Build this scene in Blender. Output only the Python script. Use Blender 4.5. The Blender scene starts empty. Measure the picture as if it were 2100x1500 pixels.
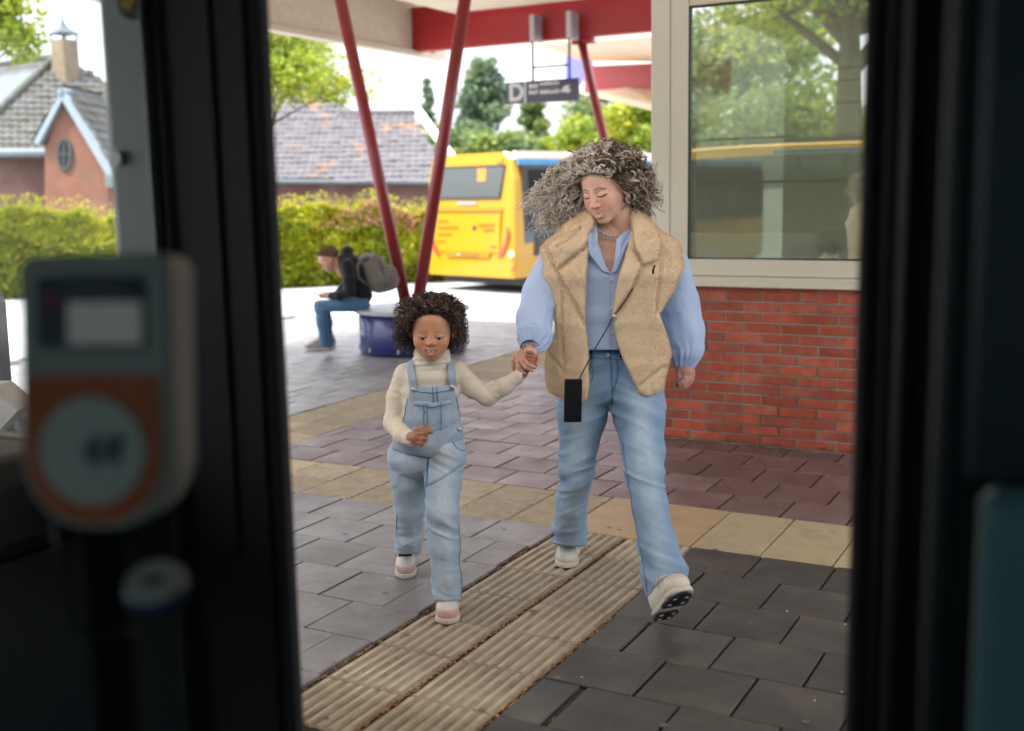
import bpy, bmesh, math, random
import numpy as np
from mathutils import Vector, Matrix
random.seed(7); np.random.seed(7)
S = bpy.context.scene
C = S.collection
R = math.radians
# ------------------------------------------------------------------ camera
CP = np.array([1.5876, -4.5962, 1.5667])
FW = np.array([-0.4701145, 0.8692579, -0.1529150])
RT = np.array([0.8807763, 0.4731939, -0.0179064])
UP = np.array([-0.0567932, 0.1431020, 0.9880771])
FPX = 2313.24
cd = bpy.data.cameras.new("camera")
cam = bpy.data.objects.new("camera", cd); C.objects.link(cam)
cam.matrix_world = Matrix(((RT[0], UP[0], -FW[0], CP[0]), (RT[1], UP[1], -FW[1], CP[1]),
                           (RT[2], UP[2], -FW[2], CP[2]), (0, 0, 0, 1)))
cd.sensor_width = 36; cd.lens = FPX * 36 / 2100
cd.clip_start = 0.05; cd.clip_end = 2000
cd.dof.use_dof = True; cd.dof.focus_distance = 4.38; cd.dof.aperture_fstop = 2.0
S.camera = cam
# ------------------------------------------------------------------ light
SUN_EL, SUN_AZ = R(56), R(216)       # azimuth: clockwise from +Y
w = bpy.data.worlds.new("World"); S.world = w; w.use_nodes = True
nt = w.node_tree; bg = nt.nodes["Background"]
sky = nt.nodes.new("ShaderNodeTexSky"); sky.sky_type = 'NISHITA'; sky.sun_disc = False
sky.sun_elevation = SUN_EL; sky.sun_rotation = SUN_AZ
sky.air_density = 1.0; sky.dust_density = 2.5; sky.ozone_density = 1.5
bg.inputs[1].default_value = 0.12
tc = nt.nodes.new("ShaderNodeTexCoord")
cn = nt.nodes.new("ShaderNodeTexNoise"); cn.inputs['Scale'].default_value = 2.2; cn.inputs['Detail'].default_value = 6
mp = nt.nodes.new("ShaderNodeMapping"); mp.inputs['Scale'].default_value = (1, 1, 3.2)
nt.links.new(tc.outputs['Generated'], mp.inputs[0]); nt.links.new(mp.outputs[0], cn.inputs[0])
cr = nt.nodes.new("ShaderNodeMapRange"); cr.inputs[1].default_value = .36; cr.inputs[2].default_value = .62
cr.inputs[3].default_value = .72; cr.inputs[4].default_value = .96
nt.links.new(cn.outputs[0], cr.inputs[0])
mx = nt.nodes.new("ShaderNodeMix"); mx.data_type = 'RGBA'
# thin overcast: gradient steepened past a natural sky, dim in view, bright overhead
sx = nt.nodes.new("ShaderNodeSeparateXYZ"); nt.links.new(tc.outputs['Generated'], sx.inputs[0])
ov = nt.nodes.new("ShaderNodeMapRange"); ov.inputs[1].default_value = 0; ov.inputs[2].default_value = 1; ov.inputs[3].default_value = .18; ov.inputs[4].default_value = 1.0
nt.links.new(sx.outputs[2], ov.inputs[0])
cl = nt.nodes.new("ShaderNodeVectorMath"); cl.operation = 'SCALE'; cl.inputs[0].default_value = (7.6, 7.5, 8.1); nt.links.new(ov.outputs[0], cl.inputs[3])
nt.links.new(cl.outputs[0], mx.inputs[7])
nt.links.new(cr.outputs[0], mx.inputs[0]); nt.links.new(sky.outputs[0], mx.inputs[6])
nt.links.new(mx.outputs[2], bg.inputs[0])
sl = bpy.data.lights.new("sun", 'SUN'); sl.energy = 1.3; sl.angle = R(10); sl.color = (1, .95, .86)
so = bpy.data.objects.new("sun", sl); C.objects.link(so)
sd = Vector((math.sin(SUN_AZ) * math.cos(SUN_EL), math.cos(SUN_AZ) * math.cos(SUN_EL), math.sin(SUN_EL)))
so.rotation_euler = sd.to_track_quat('Z', 'Y').to_euler(); so.location = (-20, -20, 30)
V = S.view_settings
V.view_transform = 'Standard'; V.look = 'None'; V.exposure = 2.8; V.gamma = 1; V.use_curve_mapping = False
S.render.engine = 'CYCLES'
cy = S.cycles
cy.use_denoising = True; cy.max_bounces = 7; cy.diffuse_bounces = 4; cy.glossy_bounces = 4
cy.transmission_bounces = 6; cy.transparent_max_bounces = 8; cy.caustics_reflective = False; cy.caustics_refractive = False
cy.sample_clamp_indirect = 6
# ------------------------------------------------------------------ geometry helpers
def ray(px, py): return FW + (px - 1050) / FPX * RT - (py - 750) / FPX * UP
def at(px, py, d): return Vector(CP + d * ray(px, py))           # point at depth d along the optical axis
def on_y(px, py, Y):
    r = ray(px, py); return Vector(CP + (Y - CP[1]) / r[1] * r)
def on_z(px, py, z):
    r = ray(px, py); return Vector(CP + (z - CP[2]) / r[2] * r)

def tag(o, label=None, cat=None, group=None, kind=None):
    if label: o['label'] = label
    if cat: o['category'] = cat
    if group: o['group'] = group
    if kind: o['kind'] = kind
    return o
def thing(name, label, cat, loc=(0, 0, 0), rz=0, group=None):
    o = bpy.data.objects.new(name, None); C.objects.link(o)
    o.location = loc; o.rotation_euler = (0, 0, rz); o.empty_display_size = .1
    return tag(o, label, cat, group)
def link(name, me, parent=None, loc=None, rz=None):
    o = bpy.data.objects.new(name, me); C.objects.link(o)
    if parent is not None: o.parent = parent
    if loc is not None: o.location = loc
    if rz is not None: o.rotation_euler = (0, 0, rz) if not hasattr(rz, '__len__') else rz
    return o
def mesh(name, v, f, mat, smooth=False):
    me = bpy.data.meshes.new(name)
    if isinstance(f, np.ndarray):
        v = np.asarray(v, np.float32); n, k = f.shape
        me.vertices.add(len(v)); me.vertices.foreach_set('co', v.ravel())
        me.loops.add(n * k); me.loops.foreach_set('vertex_index', f.astype(np.int32).ravel())
        me.polygons.add(n); me.polygons.foreach_set('loop_start', np.arange(0, n * k, k, dtype=np.int32))
        me.update(calc_edges=True)
    else:
        me.from_pydata([tuple(a) for a in v], [], f); me.update()
    if mat: me.materials.append(mat)
    if smooth: me.polygons.foreach_set('use_smooth', np.ones(len(me.polygons), bool))
    return me
def attr(me, name, rgb):
    a = me.attributes.new(name, 'FLOAT_COLOR', 'POINT')
    rgb = np.asarray(rgb, np.float32)
    if rgb.ndim == 1: rgb = np.repeat(rgb[:, None], 3, 1)
    a.data.foreach_set('color', np.concatenate([rgb, np.ones((len(rgb), 1), np.float32)], 1).ravel())

class MB:
    """collects verts and faces of one mesh"""
    def __init__(s): s.v = []; s.f = []
    def add(s, v, f):
        b = len(s.v); s.v += [tuple(a) for a in v]; s.f += [tuple(i + b for i in q) for q in f]; return s
    def box(s, x0, x1, y0, y1, z0, z1, M=None):
        p = [(x0, y0, z0), (x1, y0, z0), (x1, y1, z0), (x0, y1, z0), (x0, y0, z1), (x1, y0, z1), (x1, y1, z1), (x0, y1, z1)]
        if M is not None: p = [M @ Vector(a) for a in p]
        return s.add(p, [(3, 2, 1, 0), (4, 5, 6, 7), (0, 1, 5, 4), (1, 2, 6, 5), (2, 3, 7, 6), (3, 0, 4, 7)])
    def bevbox(s, x0, x1, y0, y1, z0, z1, b=.004, M=None, rnd=1):
        bm = bmesh.new(); bmesh.ops.create_cube(bm, size=1)
        for q in bm.verts: q.co = ((x0 + x1) / 2 + q.co.x * (x1 - x0), (y0 + y1) / 2 + q.co.y * (y1 - y0), (z0 + z1) / 2 + q.co.z * (z1 - z0))
        bmesh.ops.bevel(bm, geom=bm.edges[:], offset=b, segments=rnd, affect='EDGES', profile=.5)
        return s.bm(bm, M)
    def bm(s, bm, M=None):
        bm.verts.index_update()
        p = [q.co.copy() for q in bm.verts]
        if M is not None: p = [M @ a for a in p]
        s.add(p, [[q.index for q in f.verts] for f in bm.faces]); bm.free(); return s
    def tube(s, pts, rad, n=8, cap=True):
        pts = [Vector(p) for p in pts]; m = len(pts)
        if not hasattr(rad, '__len__'): rad = [rad] * m
        v = []; prev = None
        for i, p in enumerate(pts):
            t = (pts[min(i + 1, m - 1)] - pts[max(i - 1, 0)]).normalized()
            a = prev if prev is not None else (Vector((0, 0, 1)) if abs(t.z) < .9 else Vector((1, 0, 0)))
            x = (a - t * a.dot(t)).normalized(); prev = x; y = t.cross(x)
            for k in range(n):
                an = 2 * math.pi * k / n; v.append(p + (x * math.cos(an) + y * math.sin(an)) * rad[i])
        f = [(i * n + k, i * n + (k + 1) % n, (i + 1) * n + (k + 1) % n, (i + 1) * n + k) for i in range(m - 1) for k in range(n)]
        if cap: f += [tuple(range(n))[::-1], tuple((m - 1) * n + k for k in range(n))]
        return s.add(v, f)
    def lathe(s, prof, n=24, M=None):
        v = [(r * math.cos(2 * math.pi * k / n), r * math.sin(2 * math.pi * k / n), z) for r, z in prof for k in range(n)]
        m = len(prof)
        f = [(i * n + k, i * n + (k + 1) % n, (i + 1) * n + (k + 1) % n, (i + 1) * n + k) for i in range(m - 1) for k in range(n)]
        f += [tuple(range(n))[::-1], tuple((m - 1) * n + k for k in range(n))]
        if M is not None: v = [M @ Vector(a) for a in v]
        return s.add(v, f)
    def prism(s, out, d, M=None):
        """outline (x,z) pushed from y=0 to y=d"""
        n = len(out); v = [(x, 0, z) for x, z in out] + [(x, d, z) for x, z in out]
        f = [tuple(range(n)), tuple(range(2 * n - 1, n - 1, -1))] + [(i + n, (i + 1) % n + n, (i + 1) % n, i) for i in range(n)]
        if M is not None: v = [M @ Vector(a) for a in v]
        return s.add(v, f)
    def slab(s, pts, nrm):
        """planar polygon thickened by the vector nrm"""
        n = len(pts); pts = [Vector(p) for p in pts]; nrm = Vector(nrm)
        return s.add(pts + [p + nrm for p in pts], [tuple(range(n))[::-1], tuple(range(n, 2 * n))] + [(i, (i + 1) % n, (i + 1) % n + n, i + n) for i in range(n)])
    def obj(s, name, mat, parent=None, smooth=False, loc=None, rz=None):
        me = mesh(name, s.v, s.f, mat, smooth)
        bm = bmesh.new(); bm.from_mesh(me); bmesh.ops.recalc_face_normals(bm, faces=bm.faces[:]); bm.to_mesh(me); bm.free()
        o = link(name, me, parent, loc, rz)
        return o
def copy_tree(o, parent=None, **kw):
    c = o.copy(); C.objects.link(c)
    if parent is not None: c.parent = parent
    for k, v in kw.items(): c[k] = v
    for ch in [x for x in list(bpy.data.objects) if x.parent == o and x is not c]: copy_tree(ch, c)
    return c

# ------------------------------------------------------------------ materials
def mat(name, col, rough=.6, metal=0., var=.12, scale=8., bump=0., bscale=40., rnd=0., spec=.5, sheen=0., coat=0.,
        use_attr=None, col2=None, c2scale=3., c2lo=.45, c2hi=.65, rvar=0., trans=0., detail=5, emit=None, alpha=None, sss=0., stretch=None, obcoord=True):
    m = bpy.data.materials.new(name); m.use_nodes = True; N = m.node_tree; b = N.nodes['Principled BSDF']
    L = N.links.new
    def node(t, **k):
        q = N.nodes.new(t)
        for a, v in k.items(): q.inputs[a].default_value = v
        return q
    tcn = node("ShaderNodeTexCoord"); co = tcn.outputs['Object' if obcoord else 'Generated']
    if stretch:
        mpn = node("ShaderNodeMapping"); mpn.inputs['Scale'].default_value = stretch; L(co, mpn.inputs[0]); co = mpn.outputs[0]
    if rnd:
        oi = node("ShaderNodeObjectInfo")
        ad = node("ShaderNodeVectorMath"); ad.operation = 'ADD'; sc = node("ShaderNodeVectorMath"); sc.operation = 'SCALE'; sc.inputs[3].default_value = 37.
        L(oi.outputs['Random'], sc.inputs[0]); L(co, ad.inputs[0]); L(sc.outputs[0], ad.inputs[1]); co = ad.outputs[0]
    if use_attr:
        at_ = node("ShaderNodeAttribute"); at_.attribute_name = use_attr; base = at_.outputs['Color']
    else:
        rg = node("ShaderNodeRGB"); rg.outputs[0].default_value = (*col, 1); base = rg.outputs[0]
    if col2:
        n2 = node("ShaderNodeTexNoise", Scale=c2scale, Detail=6., Roughness=.6); L(co, n2.inputs[0])
        mr = node("ShaderNodeMapRange"); mr.inputs[1].default_value = c2lo; mr.inputs[2].default_value = c2hi; L(n2.outputs[0], mr.inputs[0])
        mx_ = node("ShaderNodeMix"); mx_.data_type = 'RGBA'; L(mr.outputs[0], mx_.inputs[0]); L(base, mx_.inputs[6]); mx_.inputs[7].default_value = (*col2, 1); base = mx_.outputs[2]
    nz = node("ShaderNodeTexNoise", Scale=scale, Detail=float(detail), Roughness=.62); L(co, nz.inputs[0])
    mr = node("ShaderNodeMapRange"); mr.inputs[1].default_value = .25; mr.inputs[2].default_value = .75
    mr.inputs[3].default_value = 1 - var; mr.inputs[4].default_value = 1 + var; L(nz.outputs[0], mr.inputs[0]); fac = mr.outputs[0]
    if rnd:
        r2 = node("ShaderNodeMapRange"); r2.inputs[3].default_value = 1 - rnd; r2.inputs[4].default_value = 1 + rnd; L(oi.outputs['Random'], r2.inputs[0])
        mu = node("ShaderNodeMath"); mu.operation = 'MULTIPLY'; L(fac, mu.inputs[0]); L(r2.outputs[0], mu.inputs[1]); fac = mu.outputs[0]
    vm = node("ShaderNodeVectorMath"); vm.operation = 'SCALE'; L(base, vm.inputs[0]); L(fac, vm.inputs[3])
    L(vm.outputs[0], b.inputs['Base Color'])
    b.inputs['Roughness'].default_value = rough; b.inputs['Metallic'].default_value = metal
    b.inputs['Specular IOR Level'].default_value = spec
    if rvar:
        n3 = node("ShaderNodeTexNoise", Scale=scale * .6, Detail=4.); L(co, n3.inputs[0])
        mr3 = node("ShaderNodeMapRange"); mr3.inputs[1].default_value = .3; mr3.inputs[2].default_value = .7
        mr3.inputs[3].default_value = max(.03, rough - rvar); mr3.inputs[4].default_value = min(1, rough + rvar); L(n3.outputs[0], mr3.inputs[0]); L(mr3.outputs[0], b.inputs['Roughness'])
    if sheen: b.inputs['Sheen Weight'].default_value = sheen; b.inputs['Sheen Roughness'].default_value = .5
    if coat: b.inputs['Coat Weight'].default_value = coat; b.inputs['Coat Roughness'].default_value = .08
    if trans: b.inputs['Transmission Weight'].default_value = trans
    if sss: b.inputs['Subsurface Weight'].default_value = sss; b.inputs['Subsurface Radius'].default_value = (.012, .004, .002); b.inputs['Subsurface Scale'].default_value = 1.
    if alpha is not None: b.inputs['Alpha'].default_value = alpha
    if emit: b.inputs['Emission Color'].default_value = (*emit[0], 1); b.inputs['Emission Strength'].default_value = emit[1]
    if bump:
        nb = node("ShaderNodeTexNoise", Scale=bscale, Detail=5., Roughness=.6); L(co, nb.inputs[0])
        bp = node("ShaderNodeBump", Strength=1., Distance=bump); L(nb.outputs[0], bp.inputs['Height']); L(bp.outputs[0], b.inputs['Normal'])
    m.diffuse_color = (*col, 1)
    return m
def leafmat(name, c1, c2, c3):
    """foliage: each leaf its own green, some light coming through"""
    m = bpy.data.materials.new(name); m.use_nodes = True; N = m.node_tree; L = N.links.new
    b = N.nodes['Principled BSDF']; out = N.nodes['Material Output']
    a = N.nodes.new("ShaderNodeAttribute"); a.attribute_name = 'leaf'
    cr_ = N.nodes.new("ShaderNodeValToRGB"); e = cr_.color_ramp.elements
    e[0].color = (*c1, 1); e[0].position = .1; e[1].color = (*c3, 1); e[1].position = .95
    q = e.new(.5); q.color = (*c2, 1)
    L(a.outputs['Fac'], cr_.inputs[0]); L(cr_.outputs[0], b.inputs['Base Color']); b.inputs['Roughness'].default_value = .45
    tr = N.nodes.new("ShaderNodeBsdfTranslucent"); L(cr_.outputs[0], tr.inputs[0])
    ms = N.nodes.new("ShaderNodeMixShader"); ms.inputs[0].default_value = .42
    L(b.outputs[0], ms.inputs[1]); L(tr.outputs[0], ms.inputs[2]); L(ms.outputs[0], out.inputs[0])
    return m
def glassmat(name, tint, refl, dif=0., rough=0.0, difcol=(.3, .33, .28), rmax=.9):
    """coated glazing: mirror share, tinted see-through share, and a frosted share"""
    m = bpy.data.materials.new(name); m.use_nodes = True; N = m.node_tree; L = N.links.new
    N.nodes.remove(N.nodes['Principled BSDF']); out = N.nodes['Material Output']
    t = N.nodes.new("ShaderNodeBsdfTransparent"); t.inputs[0].default_value = (*tint, 1)
    d = N.nodes.new("ShaderNodeBsdfDiffuse"); d.inputs[0].default_value = (*difcol, 1)
    g = N.nodes.new("ShaderNodeBsdfGlossy"); g.inputs['Roughness'].default_value = rough; g.inputs[0].default_value = (.93, .97, .95, 1)
    m1 = N.nodes.new("ShaderNodeMixShader"); m1.inputs[0].default_value = dif; L(t.outputs[0], m1.inputs[1]); L(d.outputs[0], m1.inputs[2])
    m2 = N.nodes.new("ShaderNodeMixShader"); L(m1.outputs[0], m2.inputs[1]); L(g.outputs[0], m2.inputs[2])
    lw = N.nodes.new("ShaderNodeLayerWeight"); lw.inputs[0].default_value = .5
    pw = N.nodes.new("ShaderNodeMath"); pw.operation = 'POWER'; pw.inputs[1].default_value = 4.5; L(lw.outputs['Facing'], pw.inputs[0])
    mr = N.nodes.new("ShaderNodeMapRange"); mr.inputs[3].default_value = refl; mr.inputs[4].default_value = max(refl, rmax); L(pw.outputs[0], mr.inputs[0]); L(mr.outputs[0], m2.inputs[0])
    L(m2.outputs[0], out.inputs[0]); return m

# numpy value noise, smooth, about -1..1
_perm = np.random.RandomState(3).rand(64, 64, 64) * 2 - 1
def vnoise(p):
    p = np.asarray(p, float); i = np.floor(p).astype(int); f = p - i; f = f * f * (3 - 2 * f); o = 0
    for a in (0, 1):
        for b in (0, 1):
            for c in (0, 1):
                o = o + _perm[(i[..., 0] + a) % 64, (i[..., 1] + b) % 64, (i[..., 2] + c) % 64] * \
                    (f[..., 0] if a else 1 - f[..., 0]) * (f[..., 1] if b else 1 - f[..., 1]) * (f[..., 2] if c else 1 - f[..., 2])
    return o
def fbm(p, o=3):
    r = 0; a = 1.
    for k in range(o): r = r + a * vnoise(np.asarray(p) * 2 ** k + 11.3 * k); a *= .5
    return r / 1.75
# ================================================================== materials
M = {}
M['asphalt'] = mat('road_concrete', (.40, .398, .41), .8, var=.15, scale=1.2, col2=(.33, .33, .34), c2scale=.35, bump=.002, bscale=120)
M['sand'] = mat('joint_sand', (.06, .052, .042), .95, var=.4, scale=30, bump=.003, bscale=160)
M['grey_stone'] = mat('grey_paver', (.235, .24, .25), .40, var=.24, scale=7, rnd=.22, bump=.0012, bscale=260, rvar=.12, col2=(.17, .16, .155), c2scale=5, c2lo=.52, c2hi=.72)
M['dark_stone'] = mat('dark_paver', (.060, .067, .067), .47, var=.26, scale=6, rnd=.24, bump=.0013, bscale=260, rvar=.12, col2=(.105, .103, .085), c2scale=4, c2lo=.5, c2hi=.7)
M['red_stone'] = mat('red_paver', (.165, .110, .112), .37, var=.25, scale=6, rnd=.20, bump=.0012, bscale=240, rvar=.12, col2=(.19, .145, .14), c2scale=3.5)
M['beige_stone'] = mat('beige_paver', (.46, .39, .25), .62, var=.2, scale=9, rnd=.1, bump=.002, bscale=110, col2=(.3, .25, .155), c2scale=9, c2lo=.55, c2hi=.75)
M['rib_stone'] = mat('ribbed_paver', (.46, .415, .32), .6, var=.2, scale=11, rnd=.1, bump=.001, bscale=220, col2=(.36, .315, .235), c2scale=10, c2lo=.56, c2hi=.78)
M['tan_stone'] = mat('tan_slab', (.45, .33, .19), .5, var=.14, scale=8, rnd=.08, bump=.0008, bscale=200)
M['kerb'] = mat('kerb_stone', (.34, .34, .33), .7, var=.12, scale=10, rnd=.08)
M['litter'] = mat('leaf_litter', (.34, .17, .07), .9, var=.5, scale=60, col2=(.5, .33, .18), c2scale=70, c2lo=.45, c2hi=.55)
M['brick'] = mat('red_brick', (.36, .07, .03), .78, var=.28, scale=14, rnd=.24, bump=.0012, bscale=170, col2=(.33, .11, .065), c2scale=9)
M['mortar'] = mat('mortar', (.28, .25, .22), .95, var=.18, scale=25, bump=.002, bscale=120, col2=(.10, .10, .075), c2scale=2.2)
M['cream'] = mat('cream_paint', (.62, .60, .47), .35, var=.035, scale=4, coat=.25)
M['soffit'] = mat('soffit_board', (.68, .58, .43), .75, var=.05, scale=3, bump=.0006, bscale=60)
M['fascia'] = mat('fascia_board', (.55, .47, .36), .8, var=.09, scale=9, bump=.002, bscale=90)
M['edge_trim'] = mat('edge_trim', (.52, .46, .36), .5, var=.04)
M['red'] = mat('red_steel', (.33, .012, .014), .42, var=.08, scale=4, coat=.15)
M['darkred'] = mat('red_steel_column', (.25, .018, .019), .36, var=.08, scale=5, coat=.2)
M['galv'] = mat('galvanised_steel', (.42, .42, .42), .45, metal=.6, var=.1, scale=30)
M['rod'] = mat('sign_rod', (.12, .14, .09), .5, metal=.3)
M['navy'] = mat('navy_enamel', (.02, .022, .05), .3, var=.06, coat=.3)
M['slate'] = mat('sign_letter_plate', (.06, .115, .14), .4, var=.05)
M['offwhite'] = mat('off_white_print', (.62, .6, .55), .5, var=.03)
M['dimprint'] = mat('dim_print', (.2, .2, .22), .5, var=.03)
M['planter'] = mat('blue_painted_steel', (.022, .028, .145), .32, var=.14, scale=3.5, coat=.3, bump=.001, bscale=20)
M['seattop'] = mat('pale_seat_top', (.42, .45, .47), .38, var=.08)
M['yellow'] = mat('bus_yellow', (.385, .212, .001), .3, var=.03, scale=2, coat=.4)
M['yellow_dk'] = mat('bus_yellow_shade_panel', (.27, .14, .001), .4, var=.05)
M['yellow_txt'] = mat('bus_yellow_print', (.22, .11, .005), .5)
M['buscream'] = mat('bus_roof_cream', (.75, .66, .55), .4, var=.04)
M['busblue'] = mat('bus_blue_strip', (.03, .22, .46), .35)
M['blackplastic'] = mat('black_plastic', (.012, .013, .015), .45, var=.1)
M['rubber'] = mat('tyre_rubber', (.015, .015, .016), .8)
M['redlens'] = mat('red_lamp_lens', (.62, .06, .04), .2, coat=.5)
M['orangelens'] = mat('orange_lamp_lens', (.8, .2, .01), .25, coat=.5)
M['lit_red'] = mat('lit_red_lamp', (.8, .2, .12), .3, emit=((1, .25, .12), 1.3))
M['busglass'] = glassmat('bus_window_glass', (.07, .085, .08), .04, rmax=.12)
M['rearglass'] = glassmat('rear_bus_glass', (.07, .085, .08), .16, .3, rmax=.4, difcol=(.03, .04, .03))
M['darkglass'] = glassmat('dark_bus_glass', (.03, .035, .035), .16)
M['clear'] = glassmat('clear_bus_glass', (.97, .985, .975), .006, rmax=.02)
M['kioskglass'] = glassmat('kiosk_glass', (.62, .68, .56), .42, .34, difcol=(.52, .57, .43))
M['paleplastic'] = mat('pale_interior', (.36, .38, .34), .7, var=.06)
M['housebrick'] = mat('old_brick', (.155, .062, .038), .9, var=.22, scale=3, col2=(.12, .065, .045), c2scale=1.2, bump=.004, bscale=25)
M['housebrick2'] = mat('old_dark_brick', (.12, .065, .053), .9, var=.22, scale=3, col2=(.15, .1, .085), c2scale=1.4, bump=.004, bscale=25)
M['tiles'] = mat('weathered_roof_tile', (.085, .083, .08), .9, var=.35, scale=2.4, col2=(.06, .065, .035), c2scale=1.1, c2lo=.48, c2hi=.66)
M['tiles2'] = mat('lichen_roof_tile', (.10, .097, .102), .9, var=.3, scale=2.2, col2=(.24, .125, .06), c2scale=.55, c2lo=.55, c2hi=.66)
M['barge'] = mat('blue_white_paint', (.17, .215, .25), .55, var=.1, scale=5)
M['lead'] = mat('lead_grey', (.085, .105, .115), .7, var=.15)
M['whitepaint'] = mat('white_paint', (.72, .73, .75), .5, var=.04)
M['bark'] = mat('bark', (.085, .07, .04), .9, var=.35, scale=6, bump=.01, bscale=18)
M['leaf_hedge'] = leafmat('hedge_leaf', (.07, .15, .006), (.27, .32, .009), (.50, .46, .016))
M['leaf_bright'] = leafmat('spring_leaf', (.10, .17, .012), (.26, .33, .018), (.46, .45, .035))
M['leaf_dark'] = leafmat('conifer_leaf', (.075, .125, .075), (.14, .21, .11), (.24, .30, .13))
M['leaf_mid'] = leafmat('summer_leaf', (.06, .12, .035), (.15, .22, .05), (.28, .33, .07))
M['pink'] = leafmat('pink_shoot', (.35, .12, .10), (.5, .22, .18), (.55, .3, .2))
# ================================================================== ground and paving
def ground_h(r): return -.14 - .31 * min(1, max(0, (r - 12) / 9.)) ** 1
v, f = [], []
rings = [0, 6, 9, 12, 14, 16, 18, 21, 26, 34, 46, 64, 100, 180, 400, 900]; NA = 48
for i, r in enumerate(rings):
    for k in range(NA):
        a = 2 * math.pi * k / NA; v.append((1.6 + r * math.cos(a), -4.6 + r * math.sin(a), ground_h(r)))
for i in range(len(rings) - 1):
    for k in range(NA): f.append((i * NA + k, i * NA + (k + 1) % NA, (i + 1) * NA + (k + 1) % NA, (i + 1) * NA + k))
tag(link('road', mesh('road', v, f, M['asphalt'])), kind='structure')

PX0, PX1, PY0, PY1 = -8.0, 6.0, -2.92, 7.2
pav = tag(MB().box(PX0, PX1, PY0, PY1, -.3, -.013).obj('pavement', M['sand']), kind='structure')
def paver_mesh(name, sx, sy, mt, b=.004):
    return mesh(name, *(lambda m: (m.v, m.f))(MB().bevbox(-sx / 2, sx / 2, -sy / 2, sy / 2, -.045, 0, b)), mt)
M['groove'] = mat('shaded_groove', (.36, .315, .24), .85, var=.3, scale=14, rnd=.12, col2=(.26, .22, .155), c2scale=12, c2lo=.58, c2hi=.85)  # groove faces darker: shade between the ribs put into the colour
def rib_mesh(name, sx, sy, n, hgt, top, mt, along_x=False):
    """slab with raised bars, each bar its own ridge"""
    L_, W_ = (sy, sx) if not along_x else (sx, sy); p = W_ / n; prof = [(-W_ / 2, -.045), (-W_ / 2, -hgt)]
    for i in range(n):
        c = -W_ / 2 + (i + .5) * p
        prof += [(c - top * .5 - hgt * .8, -hgt), (c - top * .5, -.0006), (c - top * .2, 0), (c + top * .2, 0), (c + top * .5, -.0006), (c + top * .5 + hgt * .8, -hgt)]
    prof += [(W_ / 2, -hgt), (W_ / 2, -.045)]
    v = []; rows = [(-L_ / 2, -.006), (-L_ / 2 + .007, 0), (L_ / 2 - .007, 0), (L_ / 2, -.006)]
    for y, dz in rows:
        for x, z in prof: v.append((x, y, min(z, dz) if z > -.04 else z) if not along_x else (y, x, min(z, dz) if z > -.04 else z))
    n_ = len(prof); f = [(r * n_ + i, r * n_ + i + 1, (r + 1) * n_ + i + 1, (r + 1) * n_ + i) for r in range(3) for i in range(n_ - 1)]
    f += [tuple(range(n_)), tuple(range(4 * n_ - 1, 3 * n_ - 1, -1))]
    m = MB().add(v, f); me = mesh(name, m.v, m.f, mt)
    bm = bmesh.new(); bm.from_mesh(me); bmesh.ops.recalc_face_normals(bm, faces=bm.faces[:])
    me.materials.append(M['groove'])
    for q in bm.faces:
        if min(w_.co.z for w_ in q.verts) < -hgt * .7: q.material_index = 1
    bm.to_mesh(me); bm.free(); return me
PM = {'g': paver_mesh('paving_stone', .3035, .2972, M['grey_stone'], .003), 'd': paver_mesh('paving_stone', .3035, .2972, M['dark_stone'], .003),
      'r': paver_mesh('paving_stone', .3035, .2972, M['red_stone'], .003), 't': paver_mesh('tan_slab', .615, .596, M['tan_stone']),
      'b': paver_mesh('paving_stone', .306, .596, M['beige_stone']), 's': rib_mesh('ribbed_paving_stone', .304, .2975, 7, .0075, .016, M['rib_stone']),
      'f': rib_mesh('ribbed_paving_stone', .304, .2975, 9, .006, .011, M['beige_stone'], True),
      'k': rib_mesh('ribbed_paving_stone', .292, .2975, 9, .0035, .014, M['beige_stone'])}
stones = []
def stone(kind, x, y): stones.append((kind, x, y))
PX, PY = .3135, .30
# the ribbed strip that runs to the bus door
for k in range(7):
    for i in range(2): stone('s', -.49 + i * .325, -.15 - k * PY)
# right of the strip: dark stones
for k in range(10):
    off = .150 if k % 2 == 0 else -.006
    for i in range(-1, 9):
        x = off + i * PX + (.012 if k > 3 else 0)
        if x > .13 - (0 if k % 2 == 0 else .0): stone('d', x, -.15 - k * PY)
    if k % 2: stone('dh', .075, -.15 - k * PY)
# left of the strip: grey stones
for k in range(10):
    off = -1.754 if k % 2 == 0 else -1.61
    for i in range(-14, 4):
        x = off + i * PX
        if -6.0 < x < -.80: stone('g', x, -.15 - k * PY)
    if k % 2: stone('gh', -.752, -.15 - k * PY)
# cross band
stone('t', -.33, .30)
for i in range(8): stone('b', .135 + i * .3115, .30)
for i in range(11):
    for j in range(2): stone('f', -.80 - i * .3115, .15 + j * PY)
# red field in front of and beside the kiosk
for k in range(22):
    y = .75 + k * PY
    for i in range(-11, 12):
        x = (.06 if k % 2 == 0 else .217) + i * PX
        if -2.86 < x < 3.2 and (y < 2.0 or x < -.9): stone('r', x, y)
    if k % 2: stone('rh', -2.887, y)
    else: stone('rq', -2.963, y)
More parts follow.
